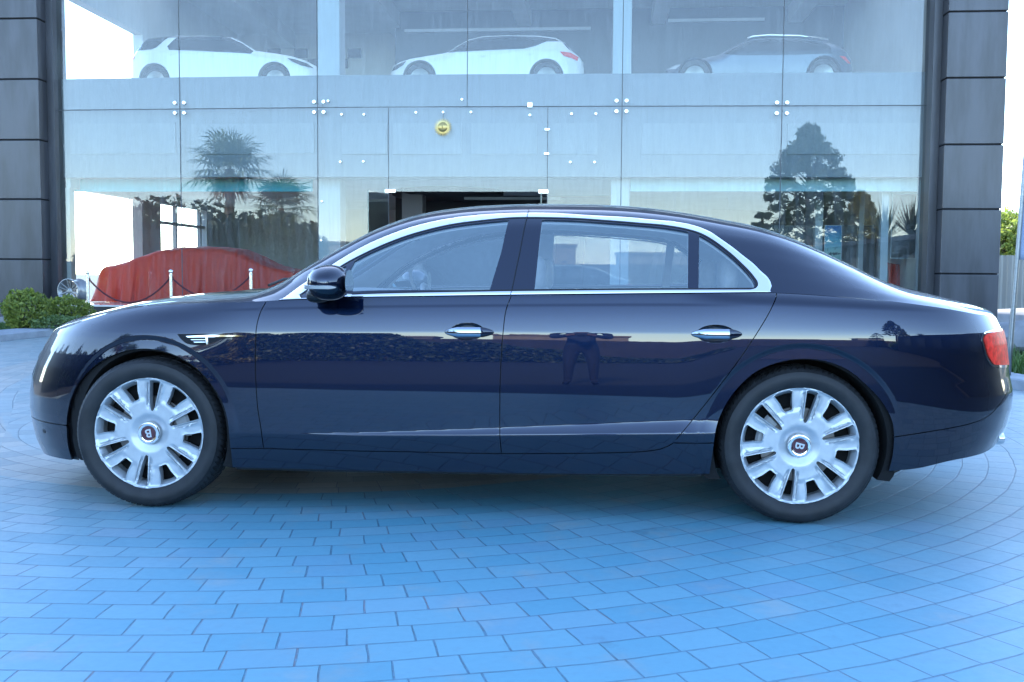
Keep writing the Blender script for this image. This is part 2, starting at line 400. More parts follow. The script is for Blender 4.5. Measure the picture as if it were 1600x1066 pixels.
def panel(fn, poly, holes=(), cols=None, rows=None, off=0., lip=.014, gap=0., dish=None, extra=None):
    """a skin cut from the surface fn; returns verts, faces, normals"""
    poly = shrink(dens(poly), gap); holes = [shrink(dens(h), -gap*0) for h in holes]
    if cols is None: cols = COLS
    if rows is None: rows = ROWS
    P, F = cdt(poly, holes, cols, rows, .005, extra)
    if dish is not None:
        fn0, dish0 = fn, dish
        def fn(a, b):
            Q = np.stack(np.broadcast_arrays(np.asarray(a, float), np.asarray(b, float)), -1); X, N = surf_normals(fn0, Q); return X+N*dish0(Q)[:, None]
        dish = None
    X, N = surf_normals(fn, P); X = X+N*off
    a = np.cross(X[F[:, 1]]-X[F[:, 0]], X[F[:, 2]]-X[F[:, 0]]); fl = (a*N[F[:, 0]]).sum(1) < 0; F[fl] = F[fl][:, ::-1]
    V = [X]; NN = [N]; FF = [tuple(f) for f in F]; n = len(X)
    if lip:
        for L in [poly]+list(holes):
            Xe, Ne = surf_normals(fn, L); oe = off if dish is None else off+dish(L)
            Xe = Xe+Ne*(np.reshape(oe, (-1, 1)) if np.ndim(oe) else oe); m = len(L)
            tg = np.roll(Xe, -1, 0)-np.roll(Xe, 1, 0); out = np.cross(tg, Ne); out /= np.linalg.norm(out, axis=1)[:, None]+1e-9
            pin = fn(*shrink(L, .003).T)-fn(*L.T); sgn = np.where((out*pin).sum(1) > 0, -1., 1.)[:, None]*(1 if L is poly else -1)
            V += [Xe, Xe-Ne*lip]; sgn = 1.
            NN += [Ne*.7+out*.7*sgn, out*sgn]
            for i in range(m):
                j = (i+1) % m; FF.append((n+i, n+m+i, n+m+j, n+j))
            n += 2*m
    V = np.concatenate(V); NN = np.concatenate(NN); NN /= np.linalg.norm(NN, axis=1)[:, None]+1e-12
    return V, FF, NN
def mirror(vfn):
    V, F, N = vfn; V2 = V.copy(); V2[:, 1] = 2*YC-V2[:, 1]; N2 = N.copy(); N2[:, 1] *= -1
    return V2, [tuple(f)[::-1] for f in F], N2
def join(*ps):
    V, F, N, n = [], [], [], 0
    for v, f, k in ps: V.append(v); N.append(k); F += [tuple(i+n for i in q) for q in f]; n += len(v)
    return np.concatenate(V), F, np.concatenate(N)
def skin(name, vfn, mat, parent): return make(name, vfn[0], vfn[1], mat, parent, vfn[2])
def ar(*seg): return np.unique(np.round(np.concatenate([np.arange(a, b, s) for a, b, s in seg]), 5))
COLS = ar((-2.6, -1.2, .016), (-1.2, 1.0, .03), (1.0, 1.75, .02), (1.75, 2.95, .016))
ROWS = ar((.05, .38, .02), (.38, .48, .004), (.48, .84, .016), (.84, .862, .008), (.862, .884, .0025), (.884, .98, .012), (.98, 1.06, .005), (1.06, 1.2, .01))
TROWS = ar((0, .06, .006), (.06, .7, .018), (.7, 1.21, .03))

def arch_points():                                   # denser points where the wheel arch lips turn
    out = []; aa = np.linspace(AF, AR, 500)
    for hx in (-HX, HX):
        for rr in (.434, .439, .444, .449, .454, .459, .464, .469):
            for w in np.linspace(-.4, pi+.4, 150):
                x, z = hx+rr*cos(w), WR+.01+rr*sin(w); a = float(np.interp(x, S(aa, np.full(500, z))[:, 0], aa)); out.append((a, float(z_to_e(a, z))))
    return np.array(out)
ARCH = arch_points()
# ------------------------------------------------------------------ the saloon
G2 = .0022                                            # half of a shut line
def build_saloon():
    car = empty('saloon_car', (0, YC, 0), 'long dark navy blue luxury saloon parked side-on across the blue paving', 'car')
    P = M['paint']
    # --- outlines traced on the side surface
    fr_edge = spline(pe((416, 472), (411, 480), (402, 505), (399.5, 540), (400, 600), (403, 640), (408, 672), (412, 701)))
    b_line = spline(pe((799, 462), (792, 480), (786, 520), (783, 560), (781, 630), (781, 680), (783.5, 709)))
    r_edge = spline(pe((1214, 461), (1200, 492), (1182, 522), (1160, 555), (1125, 602), (1100, 634), (1075, 665), (1060, 683)))
    r_bot = spline(pe((1060, 683), (1052, 692), (1037, 700), (1012, 705), (975, 707), (900, 708.5), (783.5, 709)))
    f_bot = spline(pe((783.5, 709), (600, 705.5), (412, 701)))
    arch_f = spline(pe((359.5, 701), (355, 658), (346, 627), (332, 604), (310, 579), (281, 559), (253, 549), (225, 545.5), (197, 549), (169, 559), (146, 574), (127, 594), (113, 619), (107, 640), (104.5, 664)))
    arch_f_low = spline(pe((104.5, 664), (106, 690), (113, 719)))
    arch_r = spline(pe((1116, 692), (1119, 672), (1130, 641), (1152, 608), (1184, 580), (1213, 568), (1255, 561.5), (1297, 567), (1325, 579), (1353, 602), (1381, 633), (1394, 661), (1396.5, 683)))
    arch_r_low = spline(pe((1396.5, 683), (1394, 712), (1388, 737)))
    def top(a0, a1, n=60): return [(a, float(z_to_e(a, ZT(a)))) for a in np.linspace(a0, a1, n)]
    e_fb = arch_f[-1][1]
    # --- front fender with the nose flank
    p = np.concatenate([[(fr_edge[0][0], float(z_to_e(fr_edge[0][0], ZT(fr_edge[0][0]))))], fr_edge[1:], pe((385, 701.2)), arch_f, [(a, e_fb-.004) for a in np.linspace(arch_f[-1][0]-.02, AF+.012, 40)], top(AF+.012, fr_edge[0][0]-.01, 90)])
    fender = panel(SE, p, gap=G2, extra=ARCH)
    f1 = skin('front_fender', fender, P, car); f2 = skin('front_fender', mirror(fender), P, car)
    # --- front bumper: both halves meet at the nose
    eb = e_fb-.004
    p = np.concatenate([[(a, eb) for a in np.linspace(AF+.002, arch_f[-1][0]-.004, 40)], arch_f_low[1:], [(a, .205-.012*ss(a, -1.9, -2.3)) for a in np.linspace(arch_f_low[-1][0]-.02, AF+.002, 40)]])
    b = panel(SE, p, gap=G2); skin('front_bumper', join(b, mirror(b)), P, car)
    # --- doors
    def ell(px0, py0, px1, py1, n=40):
        cx, cy = (px0+px1)/2, (py0+py1)/2; return np.array(pe(*[(cx+(px1-px0)/2*cos(w), cy+(py1-py0)/2*sin(w)) for w in np.linspace(0, 2*pi, n, endpoint=False)]))
    h_f = ell(703, 504, 757, 532); h_r = ell(1088, 507.5, 1149, 536.5)
    tA, tB = fr_edge[0][0], b_line[0][0]; tC = r_edge[0][0]
    pf = np.concatenate([top(tA, tB), b_line[1:], f_bot[1:], fr_edge[::-1][1:-1]])
    pr = np.concatenate([top(tB, tC), r_edge[1:], r_bot[1:], b_line[::-1][1:-1]])
    fd = panel(SE, pf, [h_f], gap=G2, extra=ARCH); rd = panel(SE, pr, [h_r], gap=G2, extra=ARCH)
    doors = [skin('front_door', fd, P, car), skin('rear_door', rd, P, car)]
    skin('front_door', mirror(fd), P, car); skin('rear_door', mirror(rd), P, car)
    # --- handles: dished bowl, chrome grip, painted lock cap
    for door, hole, (x0, x1, y, ysp) in ((doors[0], h_f, (694, 772, 519, .5)), (doors[1], h_r, (1079, 1160, 522, .5))):
        c = hole.mean(0); rx = np.ptp(hole[:, 0])/2; ry = np.ptp(hole[:, 1])/2
        bowl = panel(SE, c+(hole-c)*1.01, cols=np.arange(c[0]-rx, c[0]+rx, .008), rows=np.arange(c[1]-ry, c[1]+ry, .006), off=-.004, lip=0,
                     dish=lambda Q: -.028*np.maximum(0, 1-((Q[:, 0]-c[0])/rx)**2-((Q[:, 1]-c[1])/ry)**2)**.7)
        skin('handle_bowl', bowl, P, door)
        a0 = pe((x0, y), (x1, y+ysp)); q0, q1 = a0[0][0], a0[1][0]; ec = a0[0][1]; L = q1-q0
        def grip(u0, u1, grow, mat, name):
            V = []; F = []; n, k = 26, 20
            for i in range(n+1):
                u = u0+(u1-u0)*i/n; a = q0+L*u; e = ec+(a0[1][1]-ec)*u
                X, N = surf_normals(SE, np.array([[a, e]])); X = X[0]; N = N[0]
                env = (max(1e-4, 1-((u-.5)/.5)**2))**.5; env = min(1., env*1.12)
                hh = (.0235+grow)*env*(.80+.2*env) ; dd = (.0125+grow)*env; lift = .026*(1-((u-.5)/.5)**4)*env+.004
                up = np.array([0, 0, 1.]); up -= N*(up@N); up /= np.linalg.norm(up)
                for j in range(k):
                    w = 2*pi*j/k; V.append(X+N*(lift-.006+dd*np.sign(cos(w))*abs(cos(w))**.8)+up*hh*np.sign(sin(w))*abs(sin(w))**.9)
            for i in range(n):
                for j in range(k): F.append((i*k+j, i*k+(j+1) % k, (i+1)*k+(j+1) % k, (i+1)*k+j))
            F += [tuple(range(k))[::-1], tuple(range(n*k, n*k+k))]
            o = make(name, V, F, mat, door); sharpen(o.data, 50); return o
        grip(0, .745, 0, M['handle'], 'handle'); grip(.752, 1., .0012, P, 'lock_cap')
    # --- rear quarter, sill, rear bumper
    bl = spline(pe((1396.5, 683), (1440, 676.5), (1490, 668), (1520, 661), (1540, 653), (1555, 640), (1564, 629), (1571, 617)))
    tail_low = [(a, bl[-1][1]+.10*float(ss(a, bl[-1][0], 2.65))) for a in np.linspace(bl[-1][0]+.015, AR-.003, 40)]
    p = np.concatenate([top(tC+.0005, AR-.003, 90), tail_low[::-1], bl[::-1], arch_r[::-1][1:], pe((1090, 693)), pe((1052, 692)), r_edge[::-1][2:-1]])
    rq = panel(SE, p, gap=G2, extra=ARCH); q1 = skin('rear_quarter', rq, P, car); skin('rear_quarter', mirror(rq), P, car)
    low = spline(pe((1388, 737), (1428, 733.5), (1484, 721), (1520, 713.5), (1535, 709), (1552, 699)))
    p = np.concatenate([bl, tail_low, [(a, low[-1][1]+.01) for a in np.linspace(AR-.003, low[-1][0]+.02, 40)], low[::-1], arch_r_low[::-1][1:-1]])
    b = panel(SE, p, gap=G2); skin('rear_bumper', join(b, mirror(b)), P, car)
    sl_t = np.concatenate([pe((385, 701.2)), f_bot[::-1][1:], r_bot[::-1][1:-1]])
    p = np.concatenate([pe((360, 701)), sl_t, pe((1052, 692.5), (1116, 692.5), (1113, 716), (1109, 741)), spline(pe((1109, 741), (900, 741), (650, 737), (363, 731)))[1:-1], pe((363, 731))])
    sp = panel(SE, p, gap=G2); skin('sill', sp, P, car); skin('sill', mirror(sp), P, car)
    # --- vent behind the front wheel
    vt = spline(pe((277, 522), (283, 530), (292, 537), (305, 539.5), (322, 538.5), (350, 529.5), (383, 525.5)))
    vt = np.concatenate([vt, pe((360, 523), (320, 521.5))]); v = panel(SE, vt, off=.0015, lip=.004, rows=np.arange(.7, .95, .008)); vent = skin('fender_vent', v, M['mesh'], f1)
    spear = np.array(pe((291, 525.6), (330, 523.6), (362, 523.6), (383, 525.2), (362, 526.3), (328, 526.8), (294, 527.4)))
    fine = dict(rows=np.arange(.7, .95, .003), cols=np.arange(-1.5, -.9, .008))
    skin('vent_spear', panel(SE, spear, off=.005, lip=.005, **fine), M['chrome'], vent)
    for yy in (531.0, 534.8): skin('vent_slat', panel(SE, np.array(pe((298+(yy-531)*1.2, yy-.5), (322, yy-.6), (322, yy+.4), (300+(yy-531)*1.2, yy+.6))), off=.004, lip=.004, **fine), M['handle'], vent)
    skin('vent_slat', panel(SE, np.array(pe((321.5, 527), (325, 526.8), (326, 538), (323, 538.5))), off=.0045, lip=.004, **fine), M['handle'], vent)
    # --- tail lamp wrapping round the corner
    L = np.concatenate([spline(pe((1560, 574.5), (1551, 573), (1543, 563), (1537, 546), (1533.5, 528), (1537, 520.5), (1546, 517), (1556, 515))), [(2.68, .887), (2.715, .835), (2.72, .72), (2.68, .676)]])
    for mir in (0, 1):
        w = lambda v: mirror(v) if mir else v
        bz = skin('tail_lamp_bezel', w(panel(SE, L, off=.003, lip=.008)), M['chrome'], car)
        skin('tail_lamp', w(panel(SE, shrink(dens(L), .013), off=.006, lip=.006, dish=None)), M['red_lens'], bz)
    # --- chrome strip along the tail edge, exhaust tip
    tx = at(1571, 681, .55)
    for yy in (.50, 2*YC-.50):
        tip = MB(); tip.lathe([(.001, .0), (.055, 0), (.062, -.002), (.066, -.012), (.066, -.20), (.060, -.2)], (0, 0, 0), 28); V = tip.v[-1]; tip.v[-1] = np.stack([tx[0]-.045+V[:, 2], yy+V[:, 0]*1.1, tx[2]+V[:, 1]*.55], 1)
        tip.build('exhaust_tip', M['chrome'], car, True, sharp=35)
    # --- bonnet, roof with its pillars, screens, boot lid
    aw = -1.06
    p = np.concatenate([[(a, .0) for a in np.linspace(AF+.03, aw, 90)], [(aw-.10*float(ss(s, 0, 1.2))*0, s) for s in np.linspace(.02, 1.2, 50)], [(a, 1.2) for a in np.linspace(aw-.02, AF+.03, 60)]])
    b = panel(T2, p, rows=TROWS, cols=COLS, gap=0, lip=.012); skin('bonnet', join(b, mirror(b)), P, car)
    co = spline(pt((440, 467.5), (475, 443), (510, 420), (550, 395), (585, 377), (625, 361), (660, 350.5), (700, 342), (750, 336), (800, 333), (860, 333), (925, 337), (980, 340), (1025, 344), (1060, 347.5), (1087, 353.5), (1108, 362), (1125, 373), (1145, 387), (1162, 400.5), (1178, 413), (1190, 425), (1199, 433), (1204, 440), (1206.5, 448)))
    co = np.concatenate([[(co[0][0]-.012, .0)], co, pt((1204, 455)), [(1.392, 0.)]])
    ci = np.concatenate([spline(pt((470, 460.3), (505, 435), (540, 412), (575, 394), (625, 373), (660, 362), (700, 352.5), (750, 345.5), (797, 341), (847, 340.5), (900, 342), (950, 345.5), (1000, 349.5), (1040, 353), (1072, 358.5), (1092, 364.5), (1110, 374), (1125, 384.5), (1142, 398), (1157, 412), (1168, 423), (1177, 434), (1181.5, 441), (1182, 446))), pt((1179, 450)),
                         [(a, .030) for a in np.linspace(1.30, -.60, 120)], [(a, .030-.01*(-.60-a)/.2) for a in np.linspace(-.62, -.78, 12)]])
    wind = [(a, s) for a, s in zip(np.linspace(-1.02, -.40, 30), np.linspace(.60, .80, 30))]+[(-.36, .84), (-.31, .95), (-.27, 1.08), (-.26, 1.2)]
    rear = [(1.50, 1.2), (1.50, 1.05), (1.53, .93), (1.58, .87)]+[(a, .86-.05*(a-1.6)/.55) for a in np.linspace(1.62, 2.12, 18)]+[(2.15, .86), (2.17, 1.0), (2.18, 1.2)]
    p = np.concatenate([[(aw, 0.)], co, [(a, 0.) for a in np.linspace(1.42, 2.22, 40)], [(2.22, s) for s in np.linspace(.03, 1.2, 40)], rear[::-1], [(1.30, 1.2), (0.5, 1.2), (-.2, 1.2)], wind[::-1], [(aw, .60), (aw, .3)]])
    r = panel(T2, p, rows=TROWS, cols=COLS, lip=.012); skin('roof', join(r, mirror(r)), P, car)
    w = np.array(wind+[(-1.02, 1.2)]); sc = panel(T2, w, rows=TROWS, off=-.004, lip=0); skin('windscreen', join(sc, mirror(sc)), M['car_glass'], car)
    w = np.array(rear); sc = panel(T2, w, rows=TROWS, off=-.004, lip=0); skin('rear_window', join(sc, mirror(sc)), M['car_glass'], car)
    cw = panel(T2, np.array([(aw+.001, .5), (-1.02, .60), (-1.02, 1.2), (aw+.001, 1.2)]), rows=TROWS, off=-.012, lip=0); skin('cowl', join(cw, mirror(cw)), M['black'], car)
    p = np.concatenate([[(a, 0.) for a in np.linspace(2.222, AR-.012, 60)], [(AR-.012, 1.2)], [(2.222, 1.2)], [(2.222, s) for s in np.linspace(1.17, .03, 40)]])
    b = panel(T2, p, rows=TROWS, cols=COLS, lip=.012); skin('boot_lid', join(b, mirror(b)), P, car)
    # --- window surround
    gl_f = np.concatenate([spline(pt((546, 455.5), (544, 440), (546, 422), (553, 407.5))), spline(pt((575, 396.5), (625, 375.5), (660, 364.5), (700, 355), (750, 348), (795, 343.5)))]+[pt((783, 395), (765, 454))])
    gl_t = np.array(pt((476, 459), (510, 435), (536, 417), (541, 416), (538, 436), (538, 458)))
    gl_r = np.concatenate([pt((835, 452.5), (841, 395), (847, 343.5)), spline(pt((850, 343), (900, 344.5), (950, 348), (1000, 352), (1040, 356), (1076, 362))), pt((1075.5, 405), (1075, 450.5))])
    gl_q = np.concatenate([pt((1091.5, 450), (1092, 405), (1092.5, 367.5)), spline(pt((1094, 368), (1110, 377.5), (1125, 388), (1142, 401.5), (1155, 413.5), (1168, 427), (1176, 437.5), (1179, 444))), pt((1178, 449.5))])
    bt = pt((826, 331.5), (812, 395), (800, 452)); bt = [(bt[0][0], bt[0][1]+.02)]+bt+[(bt[-1][0]-.005, 0.)]
    cen = np.array(bt); 
    def halves(poly, side):                           # cut a polygon at the shut line between the doors
        s = np.interp(poly[:, 1], cen[::-1, 1], cen[::-1, 0]); return s
    for mir in (0, 1):
        w = (lambda v: mirror(v)) if mir else (lambda v: v)
        cih = shrink(dens(ci), -.0075)
        ring = panel(T2, shrink(dens(co), .0042), [cih], rows=np.concatenate([np.arange(0, .04, .004), np.arange(.04, .8, .01)]), cols=np.arange(-1.2, 1.6, .012), off=.004, lip=.010,
                     dish=lambda Q: -.003*np.clip(1-dist_poly(np.asarray(dens(co)), Q)/.006, 0, 1)**2-.003*np.clip(1-dist_poly(np.asarray(cih), Q)/.006, 0, 1)**2)
        tr = skin('window_trim', w(ring), M['chrome'], car)
        og = panel(T2, dens(co), [shrink(dens(co), .004)], rows=[9.], cols=[9.], off=.0012, lip=.004); skin('outer_seal', w(og), M['seal'], tr)
        fr = panel(T2, shrink(dens(ci), -.007), [gl_f, gl_t, gl_r, gl_q], rows=TROWS, cols=np.arange(-1.2, 1.6, .02), off=-.001, lip=.012); fo = skin('window_frame', w(fr), P, car)
        se = panel(T2, shrink(dens(ci), -.0074), [shrink(dens(ci), .003)], rows=np.arange(0, .01, .01), off=.0015, lip=.003); skin('window_seal', w(se), M['seal'], fo)
        sv = np.array([(q[0]-.0016, q[1]) for q in cen]+[(q[0]+.0016, q[1]) for q in cen[::-1]]); skin('door_gap', w(panel(T2, sv, rows=[.5], off=.0052, lip=.004)), M['seal'], fo)
        for g, nm in ((gl_f, 'front_window'), (gl_t, 'mirror_corner_window'), (gl_r, 'rear_door_window'), (gl_q, 'quarter_window')):
            skin(nm, w(panel(T2, shrink(dens(g), -.004), rows=TROWS, off=-.008, lip=0)), M['car_glass'], car)
    # --- door mirrors
    def mirror_set(sgn):
        Y = lambda y: y if sgn > 0 else 2*YC-y
        c = at(516, 442.5, -.10); mb = MB(); V = []; F = []; n, k = 22, 28
        for i in range(n+1):                          # housing: rounded wedge, flat behind
            s = i/n
            for j in range(k):
                w = 2*pi*j/k; cw, sw = cos(w), sin(w)
                rx = .098*sin(pi*min(1, .02+.98*s))**.55 if s < .5 else .098*sin(pi*min(1, .02+.98*s))**.55
                rz = .083*(sin(pi*min(.999, .015+.97*s)))**.5
                x = c[0]+.012*(s-.5)+rx*np.sign(cw)*abs(cw)**.85*(1.0 if cw < 0 else .92); z = c[2]+rz*(np.sign(sw)*abs(sw)**.9)*(1 if sw > 0 else .95)
                V.append((x, Y(c[1]-.13+.24*s), z))
            
        for i in range(n):
            for j in range(k): F.append((i*k+j, i*k+(j+1) % k, (i+1)*k+(j+1) % k, (i+1)*k+j))
        F += [tuple(range(k)), tuple(range(n*k, n*k+k))[::-1]]
        ho = make('wing_mirror', V, F, P, car); sharpen(ho.data, 60)
        st = MB(); t0 = at(511, 449.5, -.20)
        V = []; n2 = 14
        for i in range(n2+1):
            u = i/n2; x = c[0]-.092+.150*u; yy = c[1]-.123-.012*sin(pi*min(1, u*1.05))**.6+.05*max(0, .25-u)*2
            for dz, dy in ((.009, .004), (.007, -.004), (-.007, -.004), (-.009, .004)): V.append((x, Y(yy+dy), c[2]-.018+dz*(min(1, 4*(1-u)+.35))))
        F = [(i*4+j, i*4+j+1, i*4+5+j, i*4+4+j) for i in range(n2) for j in range(3)]+[(0, 1, 2, 3), tuple(range(n2*4, n2*4+4))[::-1]]
        o = make('indicator', V, F, M['clear_lens'], ho); sharpen(o.data, 40)
        ft = MB(); f0 = at(497, 461, -.03)
        ft.ball((f0[0]+.004, Y(f0[1]+.0), f0[2]+.0), (.046, .11, .036), 18, 10, .75); o = ft.build('mirror_foot', M['black'], ho, True)
        gz = MB(); gz.lathe([(0, 0), (.062, 0)], (0, 0, 0), 24); v = gz.v[0]; gz.v[0] = np.stack([np.full(len(v), c[0]+.0935), Y(c[1]-.02+v[:, 0]*1.3) if sgn > 0 else Y(c[1]-.02+v[:, 0]*1.3), c[2]+v[:, 1]], 1); gz.build('mirror_glass', M['chrome'], ho)
    mirror_set(1); mirror_set(-1)
    # --- grille and headlamps (face away to the left)
    e0 = float(z_to_e(AF+.1, .52)); gp = np.array([(AF+.012, .74), (AF+.18, .74), (AF+.21, .62), (AF+.18, .45), (AF+.012, .44)])
    g = panel(SE, gp, off=.006, lip=.01); go = skin('grille', join(g, mirror(g)), M['mesh'], car)
    gf = panel(SE, shrink(dens(gp), -.014), [gp], off=.010, lip=.012, rows=np.arange(.3, .9, .01)); skin('grille_frame', join(gf, mirror(gf)), M['chrome'], go)
    for (ac, ec2, rr) in ((AF+.165, .70, .05),):
        cc = np.array([(ac+rr*cos(w), ec2+rr*.9*sin(w)) for w in np.linspace(0, 2*pi, 30, endpoint=False)])
        for mir in (0, 1):
            v = panel(SE, cc, off=.004, lip=.006, dish=lambda Q: .02*np.maximum(0, 1-((Q[:, 0]-ac)**2+(Q[:, 1]-ec2)**2)/rr**2)); h = skin('headlamp', mirror(v) if mir else v, M['clear_lens'], car)
            k = panel(SE, shrink(cc, -.008), [cc], off=.006, lip=.008, rows=[.5]); skin('headlamp_ring', mirror(k) if mir else k, M['chrome'], h)
    # parking sensor and wiper
    sn = pe((69, 674)); v = panel(SE, np.array([(sn[0][0]+.013*cos(w), sn[0][1]+.011*sin(w)) for w in np.linspace(0, 2*pi, 20, endpoint=False)]), off=.0015, lip=.003, cols=[-9], rows=[-9]); skin('parking_sensor', v, M['black'], car)
    wp = MB(); wp.tube([T(-1.045, .50)+[0, 0, .012], T(-1.03, .75)+[0, 0, .02], T(-1.02, .97)+[0, 0, .016]], .007, 6); wp.build('wiper', M['black'], car)
    # --- inner black shell, wheel wells, floor
    cols = np.linspace(AF+.03, AR-.03, 260); rows = np.linspace(.19, 1.0, 40); A, E = np.meshgrid(cols, rows)
    Pm = np.stack([A.ravel(), E.ravel()], 1); E2 = np.minimum(Pm[:, 1], z_to_e(Pm[:, 0], ZT(Pm[:, 0]))-.004); Pm[:, 1] = np.maximum(E2, .20+.12*ss(Pm[:, 0], 1.9, 2.2)); X, N = surf_normals(SE, Pm); X = X-N*.022
    F = []; n = len(cols)
    for i in range(len(rows)-1):
        for j in range(n-1):
            c = X[[i*n+j, i*n+j+1, i*n+n+j+1, i*n+n+j]].mean(0)
            if min(hypot(c[0]-HX, c[2]-WR), hypot(c[0]+HX, c[2]-WR)) > .45: F.append((i*n+j, i*n+j+1, i*n+n+j+1, i*n+n+j))
    mb = MB(); mb.add(X, F); X2 = X.copy(); X2[:, 1] = 2*YC-X2[:, 1]; mb.add(X2, [f[::-1] for f in F]); mb.build('inner_shell', M['seal'], car, True)
    aa = np.linspace(AF, AR, 400); Sx = S(aa, np.full(400, .5)); xa, ya = Sx[:, 0], Sx[:, 1]
    for hx in (-HX, HX):
        for s in (1, -1):
            mb = MB()
            arc = [(hx+.392*cos(w), WR+.005+.392*sin(w)) for w in np.linspace(-.42, pi+.46, 40)]; V = []
            sy = lambda x, z: max(.026, float(S(np.interp(x, xa, aa), max(z, .2))[1])+.028)
            for x, z in arc: V += [(x, YC+s*(YC-sy(x, z)), max(z, .2)), (x, YC+s*(YC-.36), max(z, .2))]
            fl_ = []
            for x, z in arc: x2, z2 = hx+(x-hx)*1.16, WR+(z-WR)*1.16; fl_ += [(x, YC+s*(YC-sy(x, z)), max(z, .2)), (x2, YC+s*(YC-sy(x2, z2)), max(z2, .2))]
            mb.add(fl_, [(2*i, 2*i+1, 2*i+3, 2*i+2) for i in range(len(arc)-1)])
            mb.add(V, [(2*i, 2*i+1, 2*i+3, 2*i+2) for i in range(len(arc)-1)]); mb.add([(x, YC+s*(YC-.36), max(z, .17)) for x, z in arc], [tuple(range(len(arc)))])
            mb.build('wheel_well', M['well'], car, True, sharp=40)
    fl = MB(); fl.box((-1.9, .5, .33), (2.1, 1.47, .36)); fl.box((-1.05, .10, .345), (1.02, 1.87, .375)); fl.box((-1.12, .3, .36), (-1.08, 1.67, .80)); fl.box((1.2, .5, .36), (2.2, 1.47, .80)); fl.build('underbody', M['well'], car)
    # --- cabin
    li = panel(T2, np.concatenate([co, [(2.0, 0), (2.0, .84)], rear[::-1][3:], [(1.30, 1.2), (0.5, 1.2), (-.2, 1.2)], wind[::-1], [(-1.0, .3)]]), rows=TROWS, cols=np.arange(-1.2, 2.3, .05), off=-.03, lip=0)
    li2 = panel(T2, dens(ci), [gl_f, gl_t, gl_r, gl_q], rows=TROWS, cols=np.arange(-1.2, 1.6, .04), off=-.03, lip=0); skin('headlining', join(li, mirror(li), li2, mirror(li2)), M['lining'], car)
    dp = panel(SE, np.array([(-.9, .40), (1.0, .40), (1.0, .985), (-.9, .965)]), off=-.07, lip=0, cols=np.arange(-.9, 1.3, .06), rows=np.arange(.4, 1.0, .03)); [skin('door_lining', v, M['lining'], car) for v in (dp, mirror(dp))]
    db = MB(); V = []; 
    prof = [(-1.10, .95), (-.95, 1.00), (-.75, 1.035), (-.58, 1.03), (-.50, .99), (-.48, .90), (-.55, .70), (-.6, .45)]
    for y in np.linspace(.13, 1.84, 12): V += [(x, y, z+.02*cos((y-YC)*1.6)) for x, z in prof]
    n = len(prof); db.add(V, [(i*n+j, i*n+j+1, (i+1)*n+j+1, (i+1)*n+j) for i in range(11) for j in range(n-1)]); db.build('dashboard', M['leather'], car, True)
    cf = MB(); cf.box((-1.0, .12, .378), (1.04, 1.85, .40)); cf.box((-.55, YC-.12, .30), (.9, YC+.12, .62)); cf.box((1.3, .34, .5), (1.36, 1.63, 1.0)); cf.build('cabin_floor', M['carpet'], car)
    wh = MB(); wc = np.array([-.36, 1.40, .90]); ax = np.array([-.42, 0, .0]); 
    ring = [wc+.185*(np.array([0, 1., 0])*cos(w)+np.array([-.38, 0, .92])*sin(w)) for w in np.linspace(0, 2*pi, 40)]; wh.tube(ring, .014, 8, False)
    for w in (0.2, pi-.2, -pi/2): wh.tube([wc+[-.02, 0, -.01], wc+.18*(np.array([0, 1., 0])*cos(w)+np.array([-.38, 0, .92])*sin(w))], .016, 6)
    wh.ball(wc+[-.02, 0, -.01], (.04, .06, .06)); wh.tube([wc, wc+[-.3, 0, -.12]], .03, 8); wh.build('steering_wheel', M['leather'], car, True)
    for (sx, sy) in ((.02, .50), (.02, 1.47), (.98, .52), (.98, 1.45)):
        s = MB(); V = []; pr_ = [(.0, .0), (-.08, .06), (-.06, .14), (.03, .17), (.12, .12), (.14, 0), (.10, -.05)]
        s.ball((sx-.20, sy, .50), (.27, .255, .10), 20, 10, .55)
        for i in range(7): 
            f = i/6; s.ball((sx+.05+.20*f, sy, .55+.42*f), (.085-.02*f, .25-.03*f, .11), 18, 8, .6)
        st = s.build('seat', M['leather'], car, True)
        h = MB(); h.ball((sx+.275, sy, 1.135), (.052, .135, .095), 18, 10, .65); h.tube([(sx+.26, sy-.05, .95), (sx+.27, sy-.05, 1.08)], .007, 6); h.tube([(sx+.26, sy+.05, .95), (sx+.27, sy+.05, 1.08)], .007, 6); h.build('headrest', M['leather'], st, True)
    rm = MB(); rm.box((-.42, YC-.11, 1.32), (-.40, YC+.11, 1.385)); rm.tube([(-.40, YC, 1.38), (-.38, YC, 1.43)], .01, 6); rm.build('rear_view_mirror', M['black'], car)
    return car
